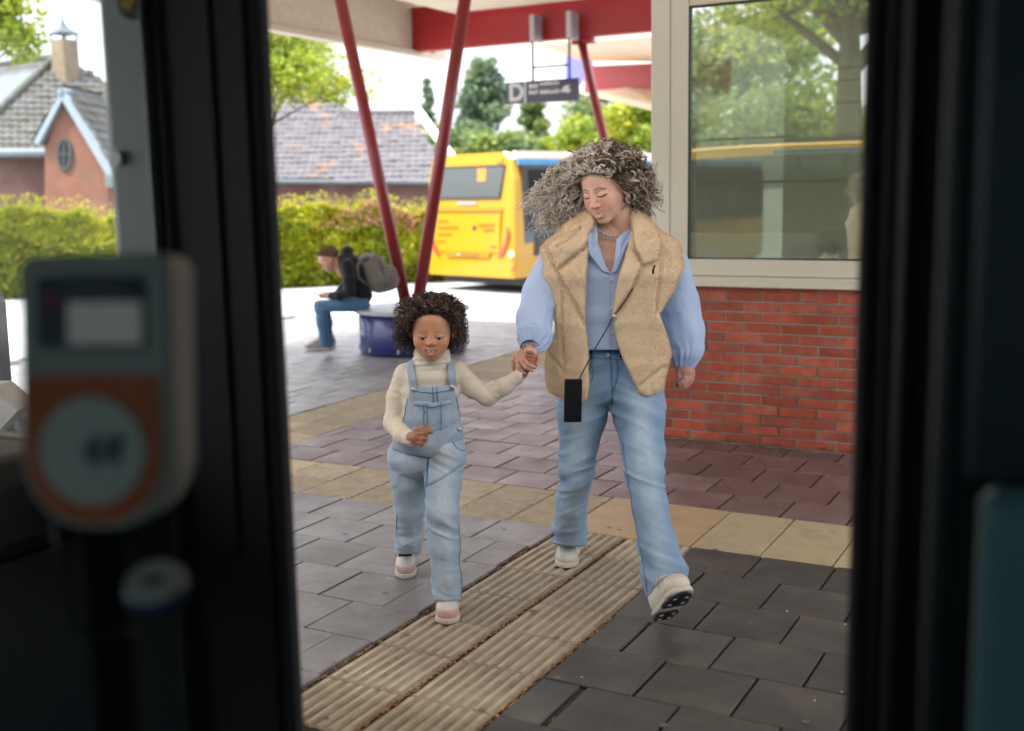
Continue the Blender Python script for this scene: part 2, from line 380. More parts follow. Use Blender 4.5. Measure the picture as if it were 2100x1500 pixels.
# second ribbed band, running away
for k in range(22):
    for i in range(2): stone('k', -3.16 - i * .30, .75 + k * PY)
for k in range(24):
    for i in range(14):
        x = -3.78 - i * PX - (.157 if k % 2 else 0); y = .15 + k * PY
        if x > -7.85 and y < 7.1: stone('g', x, y)
    if k % 2: stone('gh', -3.70, .15 + k * PY)
def halfmesh(w_, mt): return paver_mesh('paving_stone', w_, .2965, mt)
PM['rh'] = halfmesh(.235, M['red_stone']); PM['rq'] = halfmesh(.082, M['red_stone']); PM['dh'] = halfmesh(.135, M['dark_stone']); PM['gh'] = halfmesh(.16, M['grey_stone'])
def seen(x, y):
    q = np.array([x, y, 0]) - CP; d = q @ FW
    if d < .5: return 0
    px = 1050 + FPX * (q @ RT) / d; py = 750 - FPX * (q @ UP) / d
    return (590 < px < 1765 and py < 1530) and 1. / d or 0
vis = sorted([s_ for s_ in stones if seen(s_[1], s_[2]) > 0], key=lambda s_: -seen(s_[1], s_[2]))
near, rest = vis[:296], vis[296:] + [s_ for s_ in stones if seen(s_[1], s_[2]) == 0]
NMS = {'g': 'paving_stone', 'd': 'paving_stone', 'r': 'paving_stone', 't': 'tan_slab', 'b': 'paving_stone', 's': 'ribbed_paving_stone', 'f': 'ribbed_paving_stone', 'k': 'ribbed_paving_stone', 'dh': 'paving_stone', 'gh': 'paving_stone', 'rh': 'paving_stone', 'rq': 'paving_stone'}
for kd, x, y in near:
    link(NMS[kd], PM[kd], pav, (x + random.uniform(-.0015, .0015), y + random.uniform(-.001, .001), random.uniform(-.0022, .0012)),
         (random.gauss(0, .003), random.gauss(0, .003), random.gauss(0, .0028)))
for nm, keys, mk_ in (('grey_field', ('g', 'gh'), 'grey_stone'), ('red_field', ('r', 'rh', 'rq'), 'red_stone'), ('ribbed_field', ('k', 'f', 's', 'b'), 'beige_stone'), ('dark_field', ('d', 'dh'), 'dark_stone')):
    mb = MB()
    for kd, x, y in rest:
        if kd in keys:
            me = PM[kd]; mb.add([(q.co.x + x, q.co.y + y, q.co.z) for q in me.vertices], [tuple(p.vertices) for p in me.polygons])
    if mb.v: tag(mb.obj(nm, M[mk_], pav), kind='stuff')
mb = MB()
for i in range(11): mb.bevbox(-8.15, -8.0, PY0 + i * .92, PY0 + i * .92 + .91, -.4, .0, .012)
for i in range(15): mb.bevbox(-8 + i * .93, -8 + i * .93 + .92, 7.2, 7.35, -.4, .0, .012)
for i in range(15): mb.bevbox(-8 + i * .93, -8 + i * .93 + .92, -3.0, -2.92, -.4, .0, .012)
tag(mb.obj('kerb', M['kerb'], pav), kind='stuff')
# wind-blown litter in the joints
def flakes(n, place, size, name='litter'):
    vs = []; fs = []
    for i in range(n):
        x, y, z = place(); a = random.uniform(0, 6.28); l = random.uniform(.4, 1.3) * size; ww = l * random.uniform(.25, .8)
        u = Vector((math.cos(a), math.sin(a), random.uniform(-.3, .3))); q = Vector((-math.sin(a), math.cos(a), random.uniform(-.3, .3)))
        p = Vector((x, y, z)); b = len(vs)
        vs += [p - u * l - q * ww * .4, p + q * ww + Vector((0, 0, size * .5)), p + u * l, p - q * ww + Vector((0, 0, size * .25))]; fs.append((b, b + 1, b + 2, b + 3))
    return mesh(name, vs, fs, M['litter'])
def lit_place():
    t = random.random(); y = -random.random() ** .8 * 2.1
    if t < .34: return (random.gauss(-.327, .006), y, -.004)
    if t < .64: return (random.gauss(-.003, .006), y, -.006)
    if t < .84: return (random.gauss(-.655, .006), y, -.006)
    if t < .93:
        k = random.randrange(8); return (random.uniform(0, 1.3), -k * PY + random.gauss(0, .003), -.008)
    if t < .985:
        k = random.randrange(8); i = random.randrange(4); return ((.305 if k % 2 == 0 else .157) + i * PX + random.gauss(0, .004), -k * PY - random.random() * .3, -.008)
    return (random.uniform(-2, 1.5), random.uniform(-2, 2), .001)
tag(link('leaf_litter', flakes(2600, lit_place, .0058, 'leaf_litter')), kind='stuff')
tag(link('pebble_litter', flakes(90, lambda: (random.uniform(-1.0, 1.2), random.uniform(.7, 2.0) if random.random() < .6 else random.uniform(-2, .6), .003), .007, 'pebble_litter')), kind='stuff')
bpy.data.objects['pebble_litter'].data.materials[0] = M['offwhite']

# ================================================================== kiosk with brick parapet
WY = 2.018; KX0, KX1 = -.957, 3.4
kiosk = thing('kiosk', 'red brick waiting kiosk with large glazed window and cream corner post', 'kiosk', (KX0, WY, 0))
K = Matrix.Translation((-KX0, -WY, 0))
wall = MB().box(KX0 + .012, KX1, WY + .004, WY + .2, 0, .9705, K).box(KX0 + .012, KX0 + .2, WY + .2, WY + 3, 0, .9705, K).obj('wall', M['mortar'], kiosk)
bme = mesh('brick', *(lambda m: (m.v, m.f))(MB().bevbox(-.1065, .1065, -.002, .03, -.0265, .0265, .0028)), M['brick'])
bhalf = mesh('brick', *(lambda m: (m.v, m.f))(MB().bevbox(-.052, .052, -.002, .03, -.0262, .0262, .0028)), M['brick'])
for c in range(16):
    z = .0077 + .0627 * c + .03; off = -.509 if c % 2 == 0 else -.509 + .1125
    zz = min(z, .942)
    for i in range(-3, 13):
        x = off + (i + .5) * .225
        if x - .11 < KX0: continue
        if x > 1.25: continue
        if c == 15: link('brick', bme, wall, (x - KX0, random.uniform(-.0012, .0012), .9565), (0, 0, 0)).scale = (1, 1, .45)
        else: link('brick', bme, wall, (x - KX0, random.uniform(-.0015, .0015), z + random.uniform(-.001, .001)), (random.gauss(0, .004), random.gauss(0, .003), random.gauss(0, .003)))
    if c % 2 == 1: link('brick', bhalf, wall, (.0545, 0, z if c < 15 else .9565)).scale = (1, 1, 1 if c < 15 else .45)
MB().bevbox(KX0 - .05, KX1, WY - .055, WY + .2, .972, 1.035, .006, K).bevbox(KX0 - .02, KX1, WY - .03, WY + .19, 1.0365, 1.137, .006, K).obj('window_sill', M['cream'], kiosk)
MB().bevbox(KX0 - .028, KX0 + .09, WY - .02, WY + .17, 1.139, 3.9, .006, K).bevbox(KX0 + .09, -.752, WY - .008, WY + .15, 1.139, 3.9, .005, K).obj('corner_post', M['cream'], kiosk)
MB().bevbox(-.75, KX1, WY + .0, WY + .16, 2.63, 2.76, .004, K).box(-.75, KX1, WY + .02, WY + .16, 2.762, 3.9, K).obj('window_head', M['soffit'], kiosk)
MB().box(-.752, -.742, WY - .004, WY + .012, 1.138, 2.63, K).box(-.742, KX1, WY - .004, WY + .012, 1.138, 1.146, K).box(-.742, KX1, WY - .004, WY + .012, 2.62, 2.63, K).obj('window_gasket', M['blackplastic'], kiosk)
MB().box(-.742, KX1, WY + .014, WY + .022, 1.146, 2.62, K).obj('window_pane', M['kioskglass'], kiosk)
mb = MB()
for z, a, b in ((2.21, .02, .019), (2.145, .02, .014), (2.02, .02, .016), (1.845, -.70, .012), (1.585, -.72, .016)):
    xx = a
    while xx < 1.6:
        mb.box(xx, xx + .30, WY + .05, WY + .062, z, z + b, K); xx += .315
mb.box(.015, .022, WY + .05, WY + .06, 1.86, 2.35, K)
mb.obj('blind_rail', M['navy'], kiosk)
MB().box(-.6, KX1, WY + 1.6, WY + 1.65, 0, .9, K).box(-.97, KX1, WY + .21, WY + 3, .02, .06, K).box(-.75, KX1, WY + .21, WY + 3, 2.64, 2.7, K).obj('back_wall', M['paleplastic'], kiosk)
fm = bpy.data.materials.new('frosted_glazing'); fm.use_nodes = True; q = fm.node_tree; tr_ = q.nodes.new('ShaderNodeBsdfTranslucent'); tr_.inputs[0].default_value = (.62, .70, .52, 1); q.links.new(tr_.outputs[0], q.nodes['Material Output'].inputs[0])
MB().box(-.6, KX1, WY + 1.61, WY + 1.615, .9, 2.62, K).obj('far_glazing', fm, kiosk)
mb = MB(); mb.bevbox(-.25, .2, WY + .55, WY + .9, 1.13, 1.19, .01, K); mb.obj('counter_top', M['barge'], kiosk)
mb = MB(); mb.lathe([(.03, 0), (.045, .03), (.045, .10), (.02, .14)], 12, K @ Matrix.Translation((.37, WY + .3, 1.15))); mb.obj('cup', M['whitepaint'], kiosk)
mb = MB(); mb.lathe([(.02, 0), (.03, .03), (.03, .08), (.01, .1)], 12, K @ Matrix.Translation((.43, WY + .28, 1.15))); mb.obj('sticker', M['pink'], kiosk)

M['moss'] = mat('moss', (.05, .062, .02), .95, var=.4, scale=60)
def moss_place():
    x = random.uniform(KX0, 1.2); z = abs(random.gauss(0, .018)); return (x, WY - .004 - abs(random.gauss(0, .012)) * (z < .01), z + .001)
me = flakes(900, moss_place, .0052, 'moss'); me.materials[0] = M['moss']; tag(link('moss', me), kind='stuff')
me = flakes(60, lambda: (random.uniform(KX0, 1.2), WY - abs(random.gauss(.03, .05)) - .006, .003), .009, 'leaf_scraps'); tag(link('leaf_scraps', me), kind='stuff')
# flattened gum and lichen spots on the stones
gm = MB()
for i in range(70):
    x, y = random.uniform(-2.6, 1.3), random.uniform(-2.2, 2.0); r_ = random.uniform(.006, .016); gm.add([(x + r_ * random.uniform(.7, 1.2) * math.cos(k * .785), y + r_ * random.uniform(.7, 1.2) * math.sin(k * .785), .0016) for k in range(8)], [tuple(range(8))])
tag(gm.obj('gum_spots', mat('gum', (.17, .165, .155), .8, var=.3, scale=40)), kind='stuff')
# ================================================================== canopy
can = thing('canopy', 'beige station canopy roof carried on long red steel beams', 'canopy', (0, 0, 0))
BY = 9.35; SX0, SZ = -6.55, 3.97
for i in range(6):          # soffit boards in bays, open joints between them
    for j in range(4):
        x0 = SX0 + i * 2.1; y0 = -4.15 + j * 3.3
        MB().box(x0, x0 + 2.088, y0, y0 + 3.288, SZ, SZ + .05).obj('soffit_panel', M['soffit'], can)
MB().box(SX0 - .05, 6.2, -4.2, BY - .2, SZ + .055, SZ + .3).obj('roof_deck', M['fascia'], can)
MB().box(-7.42, SX0 - .06, -4.2, BY + .5, SZ + .42, SZ + .6).box(SX0 - .06, SX0, -4.2, BY - .2, SZ, SZ + .42).obj('gutter_deck', M['soffit'], can)
MB().box(-7.5, -7.42, -4.2, 9.75, 3.56, SZ + .6).obj('fascia', M['fascia'], can)
MB().box(-7.53, -7.36, -4.2, 10.1, 3.49, 3.557).box(-7.53, -7.36, 9.76, 10.1, 3.56, 3.62).obj('fascia_lip', M['edge_trim'], can)
def beam(x0, x1, y, z0, z1):
    mb = MB().box(x0, x1, y - .012, y + .012, z0 + .025, z1 - .025).box(x0, x1, y - .12, y + .12, z0, z0 + .024).box(x0, x1, y - .12, y + .12, z1 - .024, z1)
    for k in range(int((x1 - x0) / 3)): mb.box(x0 + 3 * k + 1.4, x0 + 3 * k + 1.42, y - .1, y + .1, z0 + .026, z1 - .026)
    return mb.obj('beam', M['red'], can)
MB().box(-7.41, 6, BY - .09, BY + .09, 3.54, 4.14).obj('beam', M['red'], can)
# the farther roof
P = lambda x, y, d: at(x, y, d)
MB().slab([P(1095, 92, 17.2), P(1196, 126, 25), P(1480, 128, 21), P(1480, 66, 14.9)], (0, 0, .16)).obj('far_soffit', M['soffit'], can)
MB().slab([P(1188, 191, 26), P(1350, 231, 21), P(1480, 262, 18), P(1480, 180, 22), P(1220, 150, 27)], (0, 0, .12)).obj('far_soffit', M['soffit'], can)
a, b = P(1198, 163, 25.2), P(1480, 156, 20.5); dirv = (b - a)
MB().slab([a - Vector((0, 0, .3)), b - Vector((0, 0, .3)), b + Vector((0, 0, .28)), a + Vector((0, 0, .28))], Vector((dirv.y, -dirv.x, 0)).normalized() * -.2).obj('beam', M['red'], can)
a = P(1188, 155, 29)
MB().box(a.x - .35, a.x + .35, a.y - .1, a.y + .1, a.z - .42, a.z + .55).obj('blue_end_panel', mat('blue_panel', (.13, .14, .5), .5), can)
# red columns: a V of two raking legs standing in a round seat
def v_column(cx, cy, spread, label, ztop=SZ - .005):
    o = thing('column', label, 'column', (cx, cy, 0), 0, 'raking red columns under the canopy')
    for s in (-1, 1):
        MB().tube([(s * .055, 0, .40), (s * (.055 + spread * .5), 0, ztop * .5 + .2), (s * (.055 + spread), 0, ztop)], [.062, .062, .06], 16).obj('leg', M['darkred'], o, True)
    MB().lathe([(.17, .402), (.17, .43), (.13, .45)], 20).obj('base_plate', M['darkred'], o)
    return o
def planter(cx, cy, label):
    o = thing('bench', label, 'seat', (cx, cy, 0), 0, 'round blue seats round the column bases')
    MB().lathe([(.50, .0), (.53, .02), (.53, .395), (.51, .40)], 40).obj('drum', M['planter'], o, True)
    MB().lathe([(.565, .4015), (.575, .41), (.575, .435), (.56, .445), (.18, .445)], 40).obj('seat_top', M['seattop'], o)
    for k in range(10):
        a = 6.283 * k / 10
        MB().box(-.012, .012, -.008, .008, -.02, .02, Matrix.Translation((.533 * math.cos(a), .533 * math.sin(a), .06)) @ Matrix.Rotation(a + 1.57, 4, 'Z')).obj('fixing_plate', M['galv'], o)
    return o
cpos = on_z(838, 735, 0); cpos = cpos + Vector((FW[0], FW[1], 0)).normalized() * .53
CX, CY = cpos.x, cpos.y
v_column(CX, CY, .78, 'dark red V shaped steel column rising from the seat behind the child')
planter(CX, CY, 'round blue drum seat that the man sits on')
# second V farther along: its left leg shows under the beam
t1 = on_y(1199, 92, BY); 
v2 = v_column(t1.x + .78, BY, .78, 'thin red steel column under the beam behind the woman', 3.535)
planter(t1.x + .78, BY, 'round blue drum seat hidden behind the woman')
MB().box(-.95, -.65, -.05, .05, 3.46, 3.535).obj('gusset', M['red'], v2)
# ------------------------------------------------------------------ hanging platform sign
sp = on_y(1113, 188, BY - .34); sg = thing('platform_sign', 'dark hanging platform sign with large letter D', 'sign', (sp.x, sp.y, sp.z))
pl, pr = on_y(1040, 190, sp.y), on_y(1187, 184, sp.y); SW = (pr.x - pl.x) / 2; SH = .142
MB().bevbox(-SW, SW, -.03, .03, -SH, SH, .004).obj('sign_case', M['navy'], sg)
MB().box(-SW + .01, -SW + .265, -.0325, -.0302, -SH + .01, SH - .01).obj('letter_plate', M['slate'], sg)
MB().box(-SW + .268, -SW + .30, -.0335, -.0302, -SH + .004, SH - .004).obj('divider', M['galv'], sg)
def text(body, size, loc, m, parent, name='lettering', rot=(math.pi / 2, 0, 0), ext=.0012, sx=1, align='LEFT', bold=0.):
    cu = bpy.data.curves.new(name, 'FONT'); cu.body = body; cu.size = size; cu.extrude = ext; cu.align_x = align; cu.align_y = 'CENTER'; cu.resolution_u = 3; cu.offset = bold
    o = bpy.data.objects.new(name, cu); C.objects.link(o)
    dg = bpy.context.evaluated_depsgraph_get(); me = bpy.data.meshes.new_from_object(o.evaluated_get(dg)); bpy.data.objects.remove(o); bpy.data.curves.remove(cu)
    me.materials.clear(); me.materials.append(m); me.name = name
    q = link(name, me, parent, loc, rot); q.scale = (sx, 1, 1); return q
text('D', .31, (-SW + .035, -.034, -.004), M['offwhite'], sg, 'letter', bold=.012, sx=1.0)
mb = MB()
for x0, x1, z0, z1 in ((.34, .47, .05, .11), (.50, .78, .075, .118), (.34, .47, -.03, .022), (.50, .78, -.035, .012)):
    # two rows of print too small to read at this distance
    x = x0
    while x < x1 - .02:
        wd = random.uniform(.02, .05); mb.box(-SW + x, -SW + min(x + wd, x1), -.0322, -.0302, z0, z1 - random.choice((0, .01))); x += wd + .007
tag(mb.obj('small_print', M['offwhite'], sg), kind='stuff')
MB().box(-SW + .34, -SW + .78, -.0318, -.0302, .028, .04).obj('dim_print', M['dimprint'], sg)
MB().prism([(.26, -.02), (.34, .055), (.42, .055), (.385, .03), (.42, -.005), (.40, -.04)], .0018, Matrix.Translation((0, -.0322, 0))).obj('arrow', M['offwhite'], sg)
for s, x in ((0, 1093), (1, 1168)):
    q = on_y(x, 150, sp.y); lx = q.x - sp.x
    MB().tube([(lx, 0, SH), (lx, 0, 3.5 - sp.z)], .018, 8).obj('hanger_rod', M['rod'], sg, True)
    MB().bevbox(lx - .035, lx + .035, -.02, .24, 3.50 - sp.z, 3.84 - sp.z, .005).obj('bracket', M['galv'], sg)
q0, q1 = on_y(1093, 139, sp.y), on_y(1168, 136, sp.y)
MB().tube([(q0.x - sp.x, 0, q0.z - sp.z), (q1.x - sp.x, 0, q0.z - sp.z)], .014, 8).obj('cross_bar', M['rod'], sg, True)
# ================================================================== parked yellow bus
nb = at(1056, 572, 22.0); lb = at(876, 562, 23.75)
u = Vector((lb.x - nb.x, lb.y - nb.y, 0)); BW = u.length; u.normalize(); vv = Vector((-u.y, u.x, 0))
if vv.dot(Vector((FW[0], FW[1], 0))) < 0: vv = -vv
BZ = nb.z
bus = thing('bus', 'yellow city bus seen from behind with blue roof stripe', 'bus', (nb.x, nb.y, BZ - .30), math.atan2(u.y, u.x) + math.pi)
# local frame: x runs from the left rear edge (-BW) to the right rear edge (0), y forward along the bus, z up from the ground
H0, H1, BL = .30, 2.74, 9.2
def cross(i=0.):
    return [(-BW + i, H0), (-.02 - i, H0), (-i, H0 + .5), (-.015 - i, H1 - .55), (-.09 - i, H1 - .12), (-.25 - i, H1), (-BW + .25 + i, H1), (-BW + .09 + i, H1 - .12), (-BW + .015 + i, H1 - .55), (-BW + i, H0 + .5)]
def loft(secs, name, m, par, smooth=False, cap=True):
    n = len(secs[0]); v = [p for s_ in secs for p in s_]
    f = [(i * n + k, i * n + (k + 1) % n, (i + 1) * n + (k + 1) % n, (i + 1) * n + k) for i in range(len(secs) - 1) for k in range(n)]
    if cap: f += [tuple(range(n))[::-1], tuple((len(secs) - 1) * n + k for k in range(n))]
    return MB().add(v, f).obj(name, m, par, smooth)
ends = [(.0, .10, .06), (.03, .03, .02), (.10, 0., 0.), (BL - .15, 0., 0.), (BL, .08, .06)]
body = loft([[(x, y + (0.10 * max(0, (z - 1.3)) / 1.4 if y < .2 else 0), z) for x, z in cross(ins)] for y, ins, dz in ends], 'body', M['yellow'], bus)
def rear(x, z, off=0.): return (x, .10 * max(0, (z - 1.3)) / 1.4 - .012 - off, z)     # a point on the raked rear face
def rpanel(name, pts, m, off=0., th=.014, par=None):
    return MB().slab([rear(x, z, off) for x, z in pts], (0, -th, 0)).obj(name, m, par or bus)
S_ = BW / 2.6
rw = rpanel('rear_window', [(-.30, 2.46), (-.42, 1.88), (-BW + .42, 1.88), (-BW + .30, 2.46)], M['darkglass'], 0, .006)
rw.data.materials.clear(); rw.data.materials.append(M['rearglass'])
rpanel('window_seal', [(-.26, 2.50), (-.39, 1.845), (-BW + .39, 1.845), (-BW + .26, 2.50)], M['blackplastic'], -.004, .009)
rpanel('notice', [(-.80, 2.44), (-.80, 2.2), (-1.02, 2.2), (-1.02, 2.44)], M['orangelens'], .009, .003)
rpanel('crease_panel', [(-.30, 1.66), (-.34, 1.60), (-BW + .34, 1.60), (-BW + .30, 1.66)], M['yellow_dk'], 0, .012)
rpanel('engine_cover', [(-.36, 1.56), (-.40, .80), (-BW + .40, .80), (-BW + .36, 1.56)], M['yellow'], 0, .01)
rpanel('plate_recess', [(-.62, .80), (-.68, .68), (-BW + .66, .68), (-BW + .6, .80)], M['yellow_dk'], .0, .02)
rpanel('licence_plate', [(-.95, .775), (-.95, .70), (-1.45, .70), (-1.45, .775)], M['yellow_txt'], .021, .004)
rpanel('plate_lamp', [(-1.50, .76), (-1.50, .71), (-1.58, .71), (-1.58, .76)], M['galv'], .021, .01)
for s in (0, 1):
    f_ = (lambda x: x) if s == 0 else (lambda x: -BW - x)
    pts = [(-.17, 1.30), (-.13, 1.22), (-.14, 1.05), (-.22, .86), (-.34, .72), (-.44, .70), (-.36, .80), (-.26, .94), (-.20, 1.10)]
    rpanel('tail_light', [(f_(x), z) for x, z in (pts if s == 0 else pts[::-1])], M['redlens'], 0, .03)
    rpanel('marker_lamp', [(f_(x), z) for x, z in ([(-.34, 2.62), (-.50, 2.62), (-.50, 2.55), (-.34, 2.55)] if s == 0 else [(-.34, 2.55), (-.50, 2.55), (-.50, 2.62), (-.34, 2.62)])], M['orangelens'], 0, .02)
for z, x0, x1 in ((1.40, -1.9, -2.2), (1.26, -1.55, -2.2), (1.13, -1.75, -2.2), (.98, -1.95, -2.2), (1.42, -.55, -1.0), (1.30, -.5, -.85), (1.21, -.55, -.78), (.92, -.45, -.62), (1.77, -1.1, -1.6)):
    pass
mb = MB(); random.seed(5)
for z, x0, x1 in ((1.40, 1.85, 2.15), (1.27, 1.55, 2.15), (1.13, 1.75, 2.15), (.98, 1.95, 2.15), (1.33, .52, .92), (1.23, .55, .80), (.90, .45, .62)):
    x = x0
    while x < x1:
        wd = random.uniform(.035, .07); mb.slab([rear(-x, z + .028, .010), rear(-x, z - .028, .010), rear(-x - wd, z - .028, .010), rear(-x - wd, z + .028, .010)], (0, -.003, 0)); x += wd + .02
tag(mb.obj('rear_print', M['yellow_txt'], bus), kind='stuff')
rpanel('maker_print', [(-1.05, 1.79), (-1.05, 1.74), (-1.60, 1.74), (-1.60, 1.79)], M['galv'], 0, .004)
MB().tube([rear(-1.08, 1.27, .008), rear(-1.08, 1.27, .014)], .05, 16).obj('round_emblem', M['navy'], bus)
# right-hand side
def side(x, name, pts, m, th=.012): return MB().slab([(x(z) if callable(x) else x, y, z) for y, z in pts], (th, 0, 0)).obj(name, m, bus)
xs = lambda z: -.008
side(lambda z: -.06 + (-.04 if z > 2.55 else 0), 'roof_edge', [(.12, 2.60), (BL - .2, 2.60), (BL - .2, 2.76), (.12, 2.76)], M['buscream'], .05)
side(lambda z: -.035, 'roof_stripe', [(.15, 2.49), (BL - .2, 2.49), (BL - .2, 2.597), (.15, 2.597)], M['busblue'], .04)
sg0 = side(lambda z: -.006, 'window_band', [(.30, 1.20), (BL - .3, 1.20), (BL - .3, 2.487), (.24, 2.487)], M['blackplastic'], .010)
for i in range(6):
    y0 = .42 + i * 1.45
    MB().slab([(.006, y0, 1.30), (.006, y0 + 1.36, 1.30), (.004, y0 + 1.36, 2.40), (.004, y0, 2.40)], (.004, 0, 0)).obj('side_window', M['busglass'], bus)
side(-.004, 'grey_side_panel', [(.30, .98), (1.5, .98), (1.5, 1.198), (.30, 1.198)], M['lead'], .014)
side(.011, 'engine_grille', [(.55, .72), (1.45, .72), (1.45, 1.10), (1.3, 1.16), (.6, 1.16)], M['blackplastic'], .012)
for z, m_ in ((.78, 'lit_red'), (.55, 'orangelens')):
    MB().tube([(-.075, -.005, z), (-.075, -.04, z)], .062, 18).obj('round_lamp', M[m_], bus)
for y, sx in ((2.6, 0), (BL - 2.4, 0), (2.6, 1), (BL - 2.4, 1)):
    xx = -.02 if sx == 0 else -BW + .02; d = -.28 if sx == 0 else .28
    wh = MB().tube([(xx, y, .48), (xx + d * .1, y, .48), (xx + d, y, .48)], [.44, .48, .48], 28).obj('wheel', M['rubber'], bus)
    MB().tube([(xx - d * .03, y, .48), (xx - d * .015, y, .48)], .27, 20).obj('rim', M['galv'], wh)
MB().box(-BW + .1, -.1, .4, BL - .3, .12, .32).obj('chassis', M['blackplastic'], bus)
MB().slab([(-BW + .15, BL + .005, .9), (-.15, BL + .005, .9), (-.22, BL - .02, 2.5), (-BW + .22, BL - .02, 2.5)], (0, .02, 0)).obj('windscreen', M['darkglass'], bus)

# ================================================================== houses
def plane_frame(pts):
    p = [Vector(a) for a in pts]; n = (p[1] - p[0]).cross(p[2] - p[0]).normalized()
    if n.z < 0: n = -n
    eu = Vector((0, 0, 1)).cross(n).normalized(); ev = n.cross(eu)
    return p[0], eu, ev, n
def inside(poly, x, y):
    c = False; j = len(poly) - 1
    for i in range(len(poly)):
        (xi, yi), (xj, yj) = poly[i], poly[j]
        if (yi > y) != (yj > y) and x < (xj - xi) * (y - yi) / (yj - yi) + xi: c = not c
        j = i
    return c
def tiled(pts, name, m, par, tw=.26, th=.33):
    """roof slope: deck plus rows of overlapping curved tiles, each a small piece of its own"""
    o, eu, ev, n = plane_frame(pts); poly = [((Vector(p) - o).dot(eu), (Vector(p) - o).dot(ev)) for p in pts]
    MB().slab(pts, n * -.12).obj('roof_deck', M['lead'], par)
    xs_ = [a for a, b in poly]; ys_ = [b for a, b in poly]; mb = MB()
    r = 0; y = min(ys_)
    while y < max(ys_):
        x = min(xs_)
        while x < max(xs_):
            if inside(poly, x + tw / 2, y + th / 2) :
                t = random.gauss(0, .008); pr = [(0, .02), (tw * .3, .055), (tw * .55, .045), (tw * .8, .012), (tw, .02)]
                v = [o + eu * (x + a) + ev * (y - .03) + n * (h + .045 + t) for a, h in pr] + [o + eu * (x + a) + ev * (y + th) + n * (h + t) for a, h in pr]
                v += [o + eu * (x + a) + ev * (y - .03) + n * (h + .015 + t) for a, h in pr]
                mb.add(v, [(i, i + 1, i + 6, i + 5) for i in range(4)] + [(i + 10, i + 11, i + 1, i) for i in range(4)])
            x += tw
        y += th
    q = tag(mb.obj(name, m, par), kind='stuff'); return q
hA = thing('house', 'old brick farmhouse with hipped tile roof and pointed gable with oval window', 'house', tuple(at(110, 560, 36)))
HA = Vector(hA.location)
def Lp(px, py, d): return at(px, py, d) - HA
ap, e0, e1, hr = Lp(117, 120, 40), Lp(-90, 316, 35.5), Lp(330, 322, 37.5), Lp(300, 235, 40)
tiled([ap, e0, e1, hr], 'roof_tiles', M['tiles'], hA, .24, .33)
tiled([ap, Lp(-120, 152, 44), Lp(-260, 300, 41), e0], 'roof_tiles', M['tiles'], hA, .24, .33)
MB().tube([ap + Vector((0, 0, .1)), (ap + e0) / 2 + Vector((0, 0, .12)), e0 + Vector((0, 0, .1))], .13, 8).obj('ridge_tiles', M['tiles'], hA)
MB().tube([ap + Vector((0, 0, .08)), hr + Vector((0, 0, .08))], .13, 8).obj('ridge_tiles', M['tiles'], hA)
MB().tube([ap + Vector((0, 0, .08)), Lp(-120, 150, 44)], .13, 8).obj('ridge_tiles', M['tiles'], hA)
MB().slab([Lp(-90, 318, 35.8), Lp(330, 324, 37.6), Lp(330, 560, 37.6), Lp(-90, 560, 35.8)], Vector((FW[0], FW[1], 0)) * .3).obj('wall', M['housebrick2'], hA)
MB().tube([Lp(-90, 313, 35.2), Lp(96, 313, 35.9)], .11, 10).obj('gutter', M['barge'], hA)
# gable
g = [(128, 202), (97, 296), (92, 300), (92, 560), (222, 560), (222, 358)]
gd = 34.2
wg = MB().slab([Lp(x, y, gd) for x, y in g], Vector((FW[0], FW[1], 0)) * 3.0).obj('gable_wall', M['housebrick'], hA)
for (a, b, wd) in (((129, 180), (68, 292), 10), ((128, 180), (238, 362), 14)):
    A_, B_ = Vector((a[0], a[1], 0)), Vector((b[0], b[1], 0)); t = (B_ - A_).normalized(); nn = Vector((-t.y, t.x, 0)) * wd
    if nn.y < 0: nn = -nn
    q = [A_, B_, B_ + nn * 1.15, A_ + nn]
    MB().slab([Lp(p.x, p.y, gd - .25) for p in q], Vector((FW[0], FW[1], 0)) * .5).obj('bargeboard', M['barge'], hA)
    fv = Vector((FW[0], FW[1], 0)) * 3.4; a3, b3 = Lp(A_.x, A_.y, gd - .1), Lp(B_.x, B_.y, gd - .1)
    tiled([a3, b3, b3 + fv, a3 + fv], 'roof_tiles', M['tiles'], hA, .24, .33)
MB().slab([Lp(213, 360, gd - .3), Lp(240, 362, gd - .3), Lp(236, 384, gd - .3), Lp(216, 384, gd - .3)], Vector((FW[0], FW[1], 0)) * .3).obj('eave_return', M['lead'], hA)
c_, rx, ry = (132, 317), 13.5, 32
ow = [(c_[0] + rx * math.cos(t / 20 * 6.283), c_[1] + ry * math.sin(t / 20 * 6.283)) for t in range(20)]
fr = MB().tube([Lp(x, y, gd - .05) for x, y in ow] + [Lp(*ow[0], gd - .05), Lp(*ow[1], gd - .05)], .045, 8).obj('window', mat('dark_window_paint', (.035, .04, .045), .7), hA)
MB().slab([Lp(x, y, gd - .03) for x, y in ow], Vector((FW[0], FW[1], 0)) * .02).obj('pane', M['busglass'], fr)
MB().tube([Lp(132, 286, gd - .07), Lp(132, 348, gd - .07)], .03, 6).tube([Lp(119, 317, gd - .07), Lp(145, 317, gd - .07)], .03, 6).obj('glazing_bar', bpy.data.materials['dark_window_paint'], fr)
cb = Lp(134, 120, 39.3)
ch = MB().bevbox(cb.x - .33, cb.x + .33, cb.y - .33, cb.y + .33, cb.z - .9, cb.z + .62, .02).obj('chimney', mat('tan_chimney_brick', (.17, .135, .09), .9, var=.25, scale=4), hA)
for sx_ in (-.3, .3):
    for sy_ in (-.3, .3): MB().box(cb.x + sx_ - .03, cb.x + sx_ + .03, cb.y + sy_ - .03, cb.y + sy_ + .03, cb.z + .625, cb.z + .80).obj('cowl_post', M['lead'], ch)
